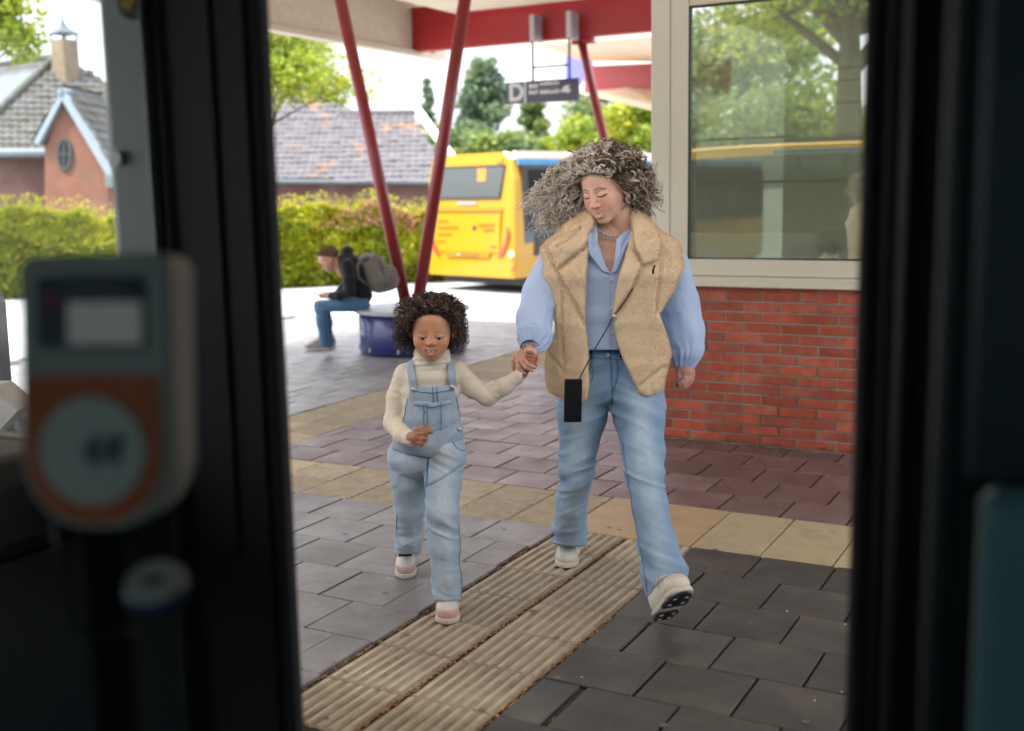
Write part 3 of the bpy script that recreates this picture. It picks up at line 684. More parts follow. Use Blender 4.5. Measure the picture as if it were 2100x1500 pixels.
MB().lathe([(.52, .80), (.54, .83), (.30, .97), (.12, 1.12), (.05, 1.26), (.045, 1.42), (.0, 1.44)], 4, Matrix.Translation(cb) @ Matrix.Rotation(.6, 4, 'Z')).obj('chimney_cowl', M['lead'], ch)

hB = thing('house', 'long low barn house with lichen stained tile roof and white verge', 'house', tuple(at(740, 560, 38)))
HA = Vector(hB.location)
def slope(px, py, y_e=371, y_r=236, de=37.5, dr=41.0): return Lp(px, py, de + (dr - de) * (y_e - py) / (y_e - y_r))
tiled([slope(540, 371), slope(925, 373), slope(848, 236), slope(540, 236)], 'roof_tiles', M['tiles2'], hB, .25, .34)
hi = lambda px, py: Lp(px, py, 41 + (236 - py) * .026)
tiled([hi(480, 240), hi(748, 240), hi(668, 192), hi(480, 178)], 'roof_tiles', M['tiles2'], hB, .25, .34)
A_, B_ = slope(850, 232), slope(922, 330)
MB().slab([A_, B_, B_ + (slope(934, 330) - B_), slope(862, 232)], (0, 0, .2)).obj('verge_board', M['whitepaint'], hB)
MB().tube([slope(700, 236) + Vector((0, 0, .06)), slope(850, 235) + Vector((0, 0, .06))], .12, 8).obj('ridge_tiles', M['tiles2'], hB)
MB().slab([Lp(540, 374, 37.9), Lp(915, 376, 37.9), Lp(915, 560, 37.9), Lp(540, 560, 37.9)], Vector((FW[0], FW[1], 0)) * 3).obj('wall', M['housebrick2'], hB)
MB().tube([Lp(540, 372, 37.4), Lp(920, 374, 37.4)], .07, 8).obj('gutter', M['lead'], hB)
cb = Lp(644, 183, 42.5); MB().bevbox(cb.x - .3, cb.x + .3, cb.y - .3, cb.y + .3, cb.z - .5, cb.z + .66, .02).obj('chimney', M['housebrick2'], hB)

# ================================================================== plants
def rot_quads(P_, size, leaf, rng, up=.25, asp=.55):
    """leaf-shaped bent quads at the points P_"""
    n = len(P_); a = rng.normal(size=(n, 3)); a[:, 2] = a[:, 2] * .7 + up * .0; a /= np.linalg.norm(a, axis=1)[:, None]
    b = rng.normal(size=(n, 3)); b -= (b * a).sum(1)[:, None] * a; b /= np.linalg.norm(b, axis=1)[:, None]
    s_ = (size * rng.uniform(.6, 1.35, n))[:, None]; c = np.cross(a, b)
    v = np.stack([P_ - a * s_, P_ + b * s_ * asp + c * s_ * .15, P_ + a * s_, P_ - b * s_ * asp + c * s_ * .15], 1).reshape(-1, 3)
    f = np.arange(4 * n).reshape(n, 4)
    return v, f, np.repeat(leaf, 4)
def leaves(name, P_, size, leaf, m, par, rng, kind='stuff', **k):
    v, f, l = rot_quads(P_, size, leaf, rng, **k)
    me = mesh(name, v, f, m); attr(me, 'leaf', np.clip(l, 0, 1)); o = link(name, me, par)
    if kind: tag(o, kind=kind)
    return o
def clump_points(rng, cen, rad, n, shell=.55):
    """points in an ellipsoid, denser towards its outside"""
    d = rng.normal(size=(n, 3)); d /= np.linalg.norm(d, axis=1)[:, None]
    r = (shell ** 3 + (1 - shell ** 3) * rng.rand(n)) ** (1 / 3.)
    return np.asarray(cen) + d * r[:, None] * np.asarray(rad)
def tree(name, label, base, h, crown_r, n, size, m, seed, cat='tree', group=None, trunk=.16, conifer=False, nclump=26, crown_c=None, squash=.8, loc_crown=None, shell=.2):
    rng = np.random.RandomState(seed); random.seed(seed)
    o = thing(name, label, cat, tuple(base), 0, group)
    top = np.array([rng.normal() * .15, rng.normal() * .15, h * (.97 if conifer else .72)])
    mid = top * .5 + np.array([rng.normal() * .12, rng.normal() * .12, 0])
    mb = MB().tube([(0, 0, -.2), (0, 0, .2), mid, top], [trunk * 1.25, trunk, trunk * .7, trunk * .2], 10)
    P_ = []; Lf = []
    if conifer:
        for i in range(nclump * 3):
            z = h * (.12 + .86 * rng.rand() ** .9); r = crown_r * (1 - z / h) ** .8 * rng.uniform(.35, 1.); a = rng.rand() * 6.283
            c = np.array([math.cos(a) * r, math.sin(a) * r, z - r * .25]); k = n // (nclump * 3)
            P_.append(clump_points(rng, c, np.array([.55, .55, .35]) * crown_r * .42, k, .1)); Lf.append(np.clip(rng.normal(.45, .17) + rng.normal(0, .16, k), 0, 1))
            if i % 3 == 0: mb.tube([(0, 0, z), tuple(c)], [trunk * .18, .01], 5, False)
    else:
        cc = np.array(crown_c if crown_c is not None else (0, 0, h - crown_r * squash))
        for i in range(nclump):
            d = rng.normal(size=3); d /= np.linalg.norm(d); d[2] = abs(d[2]) * .9 - .35 * rng.rand()
            c = cc + d * np.array([crown_r, crown_r, crown_r * squash]) * rng.uniform(.45, .95); rr = crown_r * rng.uniform(.2, .42); k = n // nclump
            P_.append(clump_points(rng, c, (rr, rr, rr * .75), k, shell)); Lf.append(np.clip(rng.normal(.5, .2) + rng.normal(0, .18, k), 0, 1))
            s0 = mid + (top - mid) * rng.rand(); kn = s0 * .45 + c * .55 + rng.normal(size=3) * .1
            mb.tube([tuple(s0), tuple(kn), tuple(c)], [trunk * .34, trunk * .18, .012], 6, False)
    mb.obj('trunk', M['bark'], o, True)
    P_ = np.concatenate(P_); Lf = np.concatenate(Lf)
    leaves('crown', P_, size, Lf, m, o, rng); return o
gz = -.45
def base(px, d, z=gz):
    p = at(px, 500, d); return (p.x, p.y, z)
# hedge: leaf shell over a twiggy mass, with an uneven top
rng = np.random.RandomState(11)
h0, h1 = Vector(base(-260, 22.0)), Vector(base(960, 25.5)); hd = (h1 - h0); HL = hd.length; hd.normalize(); hn = Vector((-hd.y, hd.x, 0))
if hn.dot(Vector((FW[0], FW[1], 0))) < 0: hn = -hn
hedge = thing('hedge', 'yellow green leafy hedge along the road in front of the houses', 'hedge', tuple(h0))
n = 62000; s_ = rng.rand(n) * HL
def htop(t): return 1.83 - .22 * t / HL + .24 * fbm(np.stack([t * .7, t * 0, t * 0 + 3.3], -1), 3) + .17 * fbm(np.stack([t * 3.1, t * 0 + 9, t * 0], -1), 2)
zt = htop(s_); zz = rng.rand(n) ** .75 * zt; face = rng.rand(n)
dep = np.where(face < .72, .05 + .22 * rng.rand(n) ** 1.5, .2 + rng.rand(n) * .9); zz = np.where(face > .85, zt * rng.uniform(.86, 1.0, n) , zz)
bul = .42 * fbm(np.stack([s_ * 1.1, zz * 1.3, zz * 0 + 1], -1), 3)
P_ = np.outer(s_, np.array(hd)) + np.outer(dep - bul, np.array(hn)) + np.outer(zz, [0, 0, 1])
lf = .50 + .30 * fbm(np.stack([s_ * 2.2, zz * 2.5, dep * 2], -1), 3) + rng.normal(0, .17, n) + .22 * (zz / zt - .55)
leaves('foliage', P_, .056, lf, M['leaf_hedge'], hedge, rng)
sp_ = rng.rand(2200) * HL; zz = htop(sp_) + rng.rand(2200) ** 2 * .28
leaves('top_shoots', np.outer(sp_, np.array(hd)) + np.outer(.1 + rng.rand(2200) * .7, np.array(hn)) + np.outer(zz, [0, 0, 1]), .04, np.clip(rng.normal(.8, .15, 2200), 0, 1), M['leaf_hedge'], hedge, rng)
k0 = HL * .76
for cx_, nn_ in ((.80, 160), (.85, 330), (.90, 200)):
    sp_ = HL * cx_ + rng.normal(0, .45, nn_); leaves('pink_shoots', np.outer(sp_, np.array(hd)) + np.outer(rng.rand(nn_) * .3 - .12, np.array(hn)) + np.outer(htop(sp_) * rng.uniform(.72, 1.02, nn_), [0, 0, 1]), .04, rng.rand(nn_), M['pink'], hedge, rng)
mb = MB()
for i in range(150):
    t = random.random() * HL; p = hd * t + hn * random.uniform(.2, .8); mb.tube([p, p + Vector((random.uniform(-.2, .2), random.uniform(-.2, .2), 1.5))], [.02, .006], 4, False)
mb.obj('stems', M['bark'], hedge)
core = MB()
for i in range(24):
    a_, b_ = HL * i / 24, HL * (i + 1) / 24
    core.box(a_, b_, .42, .95, 0, float(htop(np.array([(a_ + b_) / 2]))[0]) - .22)
mat4 = Matrix.Rotation(math.atan2(hd.y, hd.x), 4, 'Z'); sgn = 1 if (mat4 @ Vector((0, 1, 0))).dot(hn) > 0 else -1
core.v = [tuple(mat4 @ Vector((x, y * sgn, z))) for x, y, z in core.v]
core.obj('inner_twigs', mat('hedge_inside', (.03, .05, .012), .9, var=.5, scale=9), hedge)
# trees
TR = 'trees beyond the hedge and the bus'
tree('leafy_tree', 'bright green tree whose branch hangs into the top corner above the farmhouse', base(-95, 24), 9.6, 2.3, 14000, .085, M['leaf_bright'], 21, crown_c=(0, 0, 5.6), squash=1.25, nclump=34)
tree('leafy_tree', 'loose yellow green tree between the bus door and the barn roof', base(500, 27), 7.0, 2.3, 10500, .07, M['leaf_bright'], 5, crown_c=(.95, 0, 4.5), squash=1.0, nclump=46, trunk=.1, shell=.0)
tree('conifer', 'small dark conifer top just beyond the white roof verge', base(886, 52), 7.2, .85, 2500, .11, M['leaf_dark'], 8, conifer=True, trunk=.1)
tree('conifer', 'broad dark green conifer left of the hanging sign', base(1000, 54), 8.1, 3.1, 12000, .15, M['leaf_dark'], 9, conifer=True)
tree('conifer', 'pale feathery conifer under the hanging sign', base(1096, 58), 7.3, 2.0, 8000, .13, M['leaf_mid'], 10, conifer=True)
tree('leafy_tree', 'round mid green tree between conifers and bus roof', base(935, 46), 4.9, 2.4, 9000, .11, M['leaf_mid'], 12, crown_c=(0, 0, 3.0), squash=.8)
tree('leafy_tree', 'yellow green bushy tree behind the woman and thin column', base(1190, 45), 5.6, 2.6, 12000, .11, M['leaf_bright'], 13, crown_c=(0, 0, 3.2), squash=.75)
tree('leafy_tree', 'mid green tree under the conifers behind the bus', base(1060, 44), 4.7, 2.3, 9000, .11, M['leaf_mid'], 14, crown_c=(0, 0, 2.8), squash=.8)
tree('leafy_tree', 'tall yellow green tree close beside the cream corner post', base(1330, 42), 6.6, 2.0, 11000, .11, M['leaf_bright'], 15, crown_c=(0, 0, 4.0), squash=1.1)
tree('leafy_tree', 'thin grey green tree with sky showing through left of the post', base(1262, 60), 8.3, 2.7, 5000, .13, M['leaf_mid'], 16, crown_c=(0, 0, 5.6), squash=.9, shell=0.)
# trees on the far side of our bus: they show as reflections in the kiosk window
def mirrored(px, py, d, z=gz):
    p = at(px, py, d); return (p.x, 2 * (WY + .014) - p.y, z)
def big_tree(px, d, label, seed, h, r, n, m, trunk, cz, size=.13, sq=1.0, ncl=44):
    return tree('leafy_tree', label, mirrored(px, 400, d), h, r, n, size, m, seed, trunk=trunk, crown_c=(0, 0, cz), squash=sq, nclump=ncl)
big_tree(1735, 27, 'thick trunked tree mirrored in the kiosk window beside the door edge', 31, 12, 4.2, 15000, M['leaf_bright'], .42, 6.6, .11)
big_tree(1480, 40, 'distant tree mirrored in the left half of the kiosk window', 32, 9.0, 4.0, 6000, M['leaf_mid'], .25, 5.8, .15)
big_tree(1590, 34, 'bushy tree mirrored low in the kiosk window', 33, 5.5, 3.4, 9000, M['leaf_mid'], .2, 3.2, .12, .7)
big_tree(1300, 36, 'dense tree standing across the road opposite the kiosk', 34, 6.5, 3.6, 8000, M['leaf_dark'], .2, 3.6, .13, .8)

# ================================================================== the bus we look out of
bi = thing('bus', 'dark inside of the bus doorway framing the view', 'bus', (0, -3.03, 0))
B = Matrix.Translation((0, 3.03, 0)); DY = -3.03; BK = -5.7
BX0, BX1, ZR = -2.75, 4.6, 2.11
M['tinted'] = glassmat('tinted_bus_glass', (.32, .38, .39), .05)
M['int_dark'] = mat('dark_interior_trim', (.006, .012, .014), .55, var=.15, scale=6)
M['int_grey'] = mat('grey_interior_pillar', (.60, .64, .58), .5, var=.05, scale=3)
M['door_rubber'] = mat('door_rubber', (.004, .007, .008), .6, var=.1)
M['teal'] = mat('teal_partition', (.020, .040, .046), .4, var=.05)
M['teal_lt'] = mat('pale_teal_panel', (.24, .46, .50), .35, var=.05)
M['int_floor'] = mat('bus_floor', (.02, .02, .022), .8, var=.2, scale=60)
MB().box(BX0, BX1, BK, DY - .06, .27, .33, B).obj('floor', M['int_floor'], bi)
MB().box(-.68, BX1, BK, DY, ZR, ZR + .05, B).box(-.73, -.681, BK, DY - .056, 1.95, ZR + .05, B).box(BX0 + .08, -.731, BK, DY - .056, 1.965, 1.995, B).obj('roof', M['yellow'], bi)
MB().box(-.67, BX1, BK, DY - .055, ZR - .022, ZR - .002, B).obj('ceiling', M['int_dark'], bi)
MB().box(BX0, BX1, BK - .06, BK, .27, 1.0, B).box(BX0, BX1, BK - .06, BK, 1.96, ZR + .05, B).box(-.9, -.8, BK - .06, BK, 1.001, 1.959, B).box(.9, 1.0, BK - .06, BK, 1.001, 1.959, B).box(2.7, 2.8, BK - .06, BK, 1.001, 1.959, B).obj('off_side_wall', M['int_dark'], bi)
MB().box(BX0, BX1, BK - .03, BK - .025, 1.0, 1.96, B).obj('off_side_window', M['tinted'], bi)
MB().box(BX1, BX1 + .06, BK - .06, DY, .27, ZR + .05, B).obj('rear_wall', M['int_dark'], bi)
# outer side: skirt, cantrail, pillars
MB().bevbox(BX0, .09, DY - .05, DY, .25, 1.08, .01, B).bevbox(1.33, BX1, DY - .05, DY, .25, .98, .01, B).obj('skirt', mat('grey_skirt', (.16, .18, .16), .5), bi)
v = []
for x, dz in ((BX0, -.16), (-2.4, -.127), (-1.9, -.112), (-1.5, -.108), (-.72, -.108), (-.56, -.008), (-.5, 0), (BX1, 0)): v.append([(x, 3.03 + DY - .05, 1.995 + dz), (x, 3.03 + DY + .004, 1.995 + dz), (x, 3.03 + DY + .004, 2.085 + dz), (x, 3.03 + DY - .03, 2.108 + dz), (x, 3.03 + DY - .05, 2.108 + dz)])
loft(v, 'cantrail', mat('cantrail_yellow', (.92, .56, .0), .6, var=.02), bi)
MB().box(-1.62, -.74, DY + .0045, DY + .010, 1.893, 1.933, B).box(-.5, BX1, DY + .0045, DY + .010, 2.0, 2.04, B).obj('blue_stripe', M['busblue'], bi)
MB().box(BX0 + .1, .09, DY - .075, DY - .053, .33, 1.06, B).box(1.34, BX1, DY - .075, DY - .053, .33, 1.98, B).box(-.6, BX1, DY - .075, DY - .053, 1.99, 2.085, B).obj('lining', M['int_dark'], bi)
pil = MB().bevbox(-.036, .096, DY - .09, DY - .001, 1.085, 1.99, .02, B, 2).obj('pillar', M['int_grey'], bi)
for z, m_ in ((1.636, M['blackplastic']),):
    MB().tube([B @ Vector((.0, DY - .088, z)), B @ Vector((.0, DY - .102, z))], .014, 12).obj('screw', M['galv'], pil)
q = on_y(285, 6, DY - .1); MB().tube([B @ Vector((q.x, DY - .088, q.z)), B @ Vector((q.x, DY - .12, q.z))], .03, 16).obj('knob', M['blackplastic'], pil)
MB().tube([B @ Vector((q.x, DY - .1205, q.z)), B @ Vector((q.x, DY - .126, q.z))], .016, 16).obj('knob_cap', mat('amber_cap', (.6, .36, .02), .4), pil)
MB().box(-.6, -.04, DY - .03, DY - .022, 1.085, 1.99, B).obj('side_window', M['clear'], bi)
MB().box(BX0 + .05, -.62, DY - .03, DY - .022, 1.085, 1.885, B).obj('side_window', M['busglass'], bi)
MB().box(1.80, BX1, DY - .018, DY - .008, .985, 1.99, B).obj('side_window', M['darkglass'], bi)
MB().box(BX0, BX0 + .012, BK, DY - .06, .95, ZR - .03, B).obj('windscreen', M['clear'], bi)
MB().box(BX0 - .02, BX0 + .03, BK, DY - .055, .25, .945, B).obj('front_panel', M['yellow'], bi)
# door leaves folded open beside the doorway
for nm_, x0, x1, dirn in (('door_leaf', .10, .334, 1), ('door_leaf', 1.325, 1.62, -1)):
    lf_ = MB().bevbox(x0, x1, DY - .125, DY - .085, .36, 1.99, .006, B).obj('door_leaf', M['door_rubber'], bi)
    MB().bevbox(x0 + .07, x1 - .07, DY - .131, DY - .1255, .95, 1.93, .002, B).obj('leaf_window', M['door_rubber'], lf_)
    MB().tube([B @ Vector((x0 + .035, DY - .14, .5)), B @ Vector((x0 + .035, DY - .14, 1.96))], .012, 8).obj('leaf_rail', M['blackplastic'], lf_)
    e_ = x1 if dirn == 1 else x0
    MB().tube([B @ Vector((e_ + .012 * dirn, DY - .105, .36)), B @ Vector((e_ + .012 * dirn, DY - .105, 1.99))], .017, 10).obj('rubber_edge', M['rubber'], lf_)
MB().bevbox(1.63, 1.73, DY - .18, DY - .08, .33, 2.07, .02, B).obj('door_post', M['int_dark'], bi)
# partition close on the right
pp = at(2075, 650, .95); pz = at(2075, 1000, .95).z
yaw_ = math.atan2(RT[1], RT[0])
MP = B @ Matrix.Translation((pp.x, pp.y, 0)) @ Matrix.Rotation(yaw_ - .2, 4, 'Z')
MB().bevbox(-.036, .6, -.02, .02, pz + .004, 2.05, .006, MP).obj('partition', M['teal'], bi)
MB().bevbox(-.018, .6, -.018, .012, .4, pz - .006, .01, MP).obj('lower_panel', M['teal_lt'], bi)
MB().tube([MP @ Vector((-.05, 0, .33)), MP @ Vector((-.045, 0, 2.07))], .014, 12).obj('hand_rail', M['int_dark'], bi)
# dashboard under the side window
MB().bevbox(-2.6, -.16, DY - .5, DY - .08, .9, 1.10, .05, B, 3).obj('dashboard', M['int_dark'], bi)

# ticket validator on its pole
vp = at(200, 800, .98); va = thing('ticket_validator', 'blurred contactless ticket validator with orange tap area on a black pole', 'card reader', (vp.x, vp.y, .33), yaw_ - .08)
VM = Matrix.Translation((0, 0, vp.z - .33)) @ Matrix.Rotation(R(-7), 4, 'X')
M['val_case'] = mat('validator_case', (.58, .58, .50), .5, var=.04)
M['val_side'] = mat('validator_side', (.008, .012, .013), .9, spec=.1)
M['val_orange'] = mat('validator_orange', (.80, .15, .028), .45, var=.05)
M['val_ring'] = mat('validator_target', (.78, .80, .68), .45, var=.03)
M['screen'] = mat('validator_screen', (.004, .005, .02), .15, spec=.4)
def rrect(w_, z0, z1, r_, rb=None, n_=8):
    rb = r_ if rb is None else rb; o = []
    for cx_, cz_, rr, a0 in ((w_ - r_, z1 - r_, r_, 0), (-w_ + r_, z1 - r_, r_, 90), (-w_ + rb, z0 + rb, rb, 180), (w_ - rb, z0 + rb, rb, 270)):
        for i in range(n_ + 1): a = R(a0 + 90 * i / n_); o.append((cx_ + rr * math.cos(a), cz_ + rr * math.sin(a)))
    return o
def vpr(name, out, y0, d, m, par=None): return MB().prism(out, d, VM @ Matrix.Translation((0, y0, 0))).obj(name, m, par or va)
vpr('case', rrect(.068, -.121, .118, .014, .060), .0, .05, M['val_case'])
vpr('face_plate', rrect(.064, -.118, .116, .012, .058), -.008, .0078, M['val_case'])
vpr('tap_area', [p for p in rrect(.060, -.116, .013, .006, .058)], -.0105, .0024, M['val_orange'])
scr = vpr('screen', rrect(.048, .036, .098, .003), -.0105, .0024, M['screen'])
MB().tube([VM @ Vector((-.034, -.0107, .077)), VM @ Vector((-.034, -.0122, .077))], .0072, 20).obj('round_emblem', mat('pink_emblem', (.50, .05, .16), .5), scr)
vpr('screen_text', [(-.020, .087), (.03, .087), (.03, .081), (-.020, .081)], -.0122, .0015, M['dimprint'], scr)
vpr('screen_glare', [(-.020, .076), (.045, .076), (.045, .04), (-.020, .04)], -.0120, .0013, mat('painted_glare', (.40, .41, .38), .12, emit=((.4, .42, .4), .02)), scr)  # pale, faintly glowing plate: glare on the screen painted as a shape
tg = MB().tube([VM @ Vector((0, -.0107, -.052)), VM @ Vector((0, -.0135, -.052))], .047, 36).obj('tap_target', M['val_ring'], va)
for i, r_ in enumerate((.006, .012, .018)):
    pts = [VM @ Vector((.004 - .014 + r_ * math.cos(a), -.0145, -.052 + r_ * math.sin(a))) for a in np.linspace(-.85, .85, 9)]
    MB().tube(pts, .0016, 6).obj('contactless_arc', M['val_side'], tg)
MB().bevbox(.012, .027, -.0150, -.0137, -.062, -.04, .0005, VM).bevbox(.016, .030, -.0150, -.0137, -.047, -.038, .0005, VM).obj('card_symbol', M['dimprint'], tg)
MB().tube([(-.02, .03, 0), (-.02, .03, vp.z - .33 - .10)], .021, 16).obj('pole', M['val_side'], va, True)
MB().tube([(-.048, .0, vp.z - .33 - .10), (-.046, .0, vp.z - .33 - .16), (-.038, -.0, vp.z - .33 - .215), (-.015, -.005, vp.z - .33 - .222), (.02, -.01, vp.z - .33 - .216)], .0035, 8).obj('bracket', M['blackplastic'], va, True)
bp_ = at(318, 1200, 1.02); bt = thing('stop_button', 'blue rimmed round white push button on a bent bracket', 'button', tuple(bp_), yaw_)
BM_ = Matrix.Rotation(R(28), 4, 'X')
MB().lathe([(.027, -.010), (.029, -.006), (.029, .0), (.027, .003)], 28, BM_).obj('rim', mat('blue_plastic', (.015, .06, .20), .35), bt)
MB().lathe([(.0268, .0032), (.0268, .0045), (.022, .006)], 28, BM_).obj('cap', mat('button_white', (.85, .84, .74), .4), bt)
MB().bevbox(-.008, .008, -.004, .004, .0061, .0068, .0003, BM_).obj('glyph', M['val_side'], bt)
# things seen through the side window low on the left
np_ = at(-30, 700, 5.2); ip = thing('information_post', 'navy blue post with chamfered top seen at the edge of the bus window', 'post', (np_.x, np_.y, -.14), yaw_)
MB().prism([(-.18, 0), (.044, 0), (.062, 1.0), (.064, 1.235), (.035, 1.31), (-.18, 1.31)], .1).obj('column_body', M['navy'], ip)
np_ = at(-12, 822, 4.7); sb = thing('ballast_block', 'beige angled concrete block beside the navy post', 'block', (np_.x, np_.y, np_.z - .12), yaw_)
MB().slab([(-.2, 0, .17), (-.012, 0, .172), (.094, 0, .075), (-.012, 0, -.03), (-.2, 0, -.06)], (0, .2, 0)).obj('block', M['kerb'], sb)
MB().box(-.16, -.08, .02, .18, -(np_.z - .12) - .14, -.055).obj('stand', M['galv'], sb)
np_ = at(42, 838, 4.9); rb_ = thing('round_cap', 'grey rounded lamp housing below the beige block', 'lamp', (np_.x, np_.y, -.14), yaw_)
MB().lathe([(.045, 0), (.045, np_.z + .05), (.06, np_.z + .07), (.07, np_.z + .13), (.055, np_.z + .18), (.02, np_.z + .2)], 20).obj('housing', M['galv'], rb_, True)
# ================================================================== figures: distance fields meshed on a grid
def smin(a, b, k):
    if k <= 0: return np.minimum(a, b)
    h = np.clip(.5 + .5 * (b - a) / k, 0, 1); return b + (a - b) * h - k * h * (1 - h)
def smax(a, b, k): return -smin(-a, -b, k)
class Field:
    def __init__(s, lo, hi, h):
        s.lo = np.asarray(lo, float); s.h = h
        s.n = np.ceil((np.asarray(hi) - s.lo) / h).astype(int) + 1
        s.ax = [s.lo[i] + h * np.arange(s.n[i]) for i in range(3)]
        s.v = np.full(tuple(s.n), 9., np.float32)
    def region(s, lo, hi):
        sl = []
        for i in range(3):
            a = int(np.clip(math.floor((lo[i] - s.lo[i]) / s.h), 0, s.n[i])); b = int(np.clip(math.ceil((hi[i] - s.lo[i]) / s.h) + 1, 0, s.n[i])); sl.append(slice(a, b))
        return tuple(sl), [s.ax[i][sl[i]].reshape([-1 if j == i else 1 for j in range(3)]) for i in range(3)]
    def put(s, lo, hi, fn, k, sub=False):
        pad = max(k, 0) + 3 * s.h; sl, (X, Y, Z) = s.region(np.asarray(lo) - pad, np.asarray(hi) + pad)
        if 0 in s.v[sl].shape: return
        d = fn(X, Y, Z); s.v[sl] = smax(s.v[sl], -d, k) if sub else smin(s.v[sl], d, k)
    def cone(s, a, b, ra, rb, k=.02, flat=(1, 1, 1), sub=False):
        a = np.asarray(a, float); b = np.asarray(b, float); ab = b - a; fl = np.asarray(flat, float)
        A, B_ = a / fl, b / fl; AB = B_ - A; L2 = max(AB @ AB, 1e-12); r = max(ra, rb) * fl.max()
        def fn(X, Y, Z):
            px, py, pz = X / fl[0] - A[0], Y / fl[1] - A[1], Z / fl[2] - A[2]
            t = np.clip((px * AB[0] + py * AB[1] + pz * AB[2]) / L2, 0, 1)
            return np.sqrt((px - t * AB[0]) ** 2 + (py - t * AB[1]) ** 2 + (pz - t * AB[2]) ** 2) - (ra + (rb - ra) * t)
        s.put(np.minimum(a, b) - r, np.maximum(a, b) + r, fn, k, sub); return s
    def chain(s, pts, k=.02, flat=(1, 1, 1)):
        for (a, ra), (b, rb) in zip(pts[:-1], pts[1:]): s.cone(a, b, ra, rb, k, flat)
        return s
    def chain_sub(s, pts, k):
        for (a, ra), (b, rb) in zip(pts[:-1], pts[1:]): s.cone(a, b, ra, rb, k, (1, 1, 1), True)
    def ell(s, c, r, k=.02, rot=None, sub=False):
        c = np.asarray(c, float); r = np.asarray(r, float) * np.ones(3); Rm = np.eye(3) if rot is None else np.asarray(rot); m = r.max()
        ext = np.abs(Rm) @ r
        def fn(X, Y, Z):
            x, y, z = X - c[0], Y - c[1], Z - c[2]
            u = [(Rm[0, i] * x + Rm[1, i] * y + Rm[2, i] * z) / r[i] for i in range(3)]
            q = np.sqrt(u[0] ** 2 + u[1] ** 2 + u[2] ** 2); g = np.sqrt((u[0] / r[0]) ** 2 + (u[1] / r[1]) ** 2 + (u[2] / r[2]) ** 2) + 1e-9
            return q * (q - 1) / g
        s.put(c - ext, c + ext, fn, k, sub); return s
    def mesh(s):
        """naive surface nets: one vertex per cell that the surface crosses"""
        v = s.v; ins = v < 0; nx, ny, nz = (d - 1 for d in v.shape)
        c = [[[ins[i:i + nx, j:j + ny, k:k + nz] for k in (0, 1)] for j in (0, 1)] for i in (0, 1)]
        cnt = sum(c[i][j][k].astype(np.int8) for i in (0, 1) for j in (0, 1) for k in (0, 1)); act = (cnt > 0) & (cnt < 8)
        I = np.argwhere(act); idx = np.full(act.shape, -1, np.int64); idx[act] = np.arange(len(I))
        P_ = np.zeros((len(I), 3)); W = np.zeros(len(I))
        cor = {(i, j, k): v[I[:, 0] + i, I[:, 1] + j, I[:, 2] + k].astype(float) for i in (0, 1) for j in (0, 1) for k in (0, 1)}
        for a in cor:
            for ax in range(3):
                if a[ax] == 0:
                    b = list(a); b[ax] = 1; va, vb = cor[a], cor[tuple(b)]; m = (va < 0) != (vb < 0)
                    t = va[m] / (va[m] - vb[m]); q = np.tile(np.array(a, float), (m.sum(), 1)); q[:, ax] += t; P_[m] += q; W[m] += 1
        P_ = s.lo + (I + P_ / W[:, None]) * s.h
        F = []
        for ax in range(3):
            o1, o2 = [(1, 2), (2, 0), (0, 1)][ax]
            a = [slice(None)] * 3; b = [slice(None)] * 3; a[ax] = slice(0, -1); b[ax] = slice(1, None)
            A, B_ = ins[tuple(a)], ins[tuple(b)]; e = np.argwhere(A != B_)
            e = e[(e[:, o1] > 0) & (e[:, o2] > 0) & (e[:, o1] < v.shape[o1] - 1) & (e[:, o2] < v.shape[o2] - 1)]
            if not len(e): continue
            fl = A[e[:, 0], e[:, 1], e[:, 2]]
            def at_(d1, d2): q = e.copy(); q[:, o1] -= d1; q[:, o2] -= d2; return idx[q[:, 0], q[:, 1], q[:, 2]]
            q = np.stack([at_(1, 1), at_(0, 1), at_(0, 0), at_(1, 0)], 1); q[~fl] = q[~fl][:, ::-1]; F.append(q)
        return P_, np.concatenate(F)
def vnormals(P_, F):
    n = np.cross(P_[F[:, 2]] - P_[F[:, 0]], P_[F[:, 3]] - P_[F[:, 1]]); o = np.zeros_like(P_)
    for i in range(4): np.add.at(o, F[:, i], n)
    return o / (np.linalg.norm(o, axis=1)[:, None] + 1e-12)
def smooth_v(P_, F, it=2, lam=.5):
    for _ in range(it):
        a = np.zeros_like(P_); c = np.zeros(len(P_))
        for i in range(4):
            j = (i + 1) % 4; np.add.at(a, F[:, i], P_[F[:, j]]); np.add.at(a, F[:, j], P_[F[:, i]]); np.add.at(c, F[:, i], 1); np.add.at(c, F[:, j], 1)
        P_ = P_ * (1 - lam) + a / c[:, None] * lam
    return P_
def poly_sd(px, py, poly):
    """signed distance to a 2-D outline"""
    p = np.asarray(poly, float); d = np.full(np.broadcast(px, py).shape, 1e9); s = np.ones_like(d); n = len(p)
    for i in range(n):
        a, b = p[i], p[i - 1]; ex, ey = b - a; wx, wy = px - a[0], py - a[1]
        t = np.clip((wx * ex + wy * ey) / (ex * ex + ey * ey + 1e-12), 0, 1); d = np.minimum(d, (wx - ex * t) ** 2 + (wy - ey * t) ** 2)
        c1, c2, c3 = py >= a[1], py < b[1], ex * wy > ey * wx
        s = np.where((c1 & c2 & c3) | (~c1 & ~c2 & ~c3), -s, s)
    return s * np.sqrt(d)
YAWC = math.atan2(RT[1], RT[0])
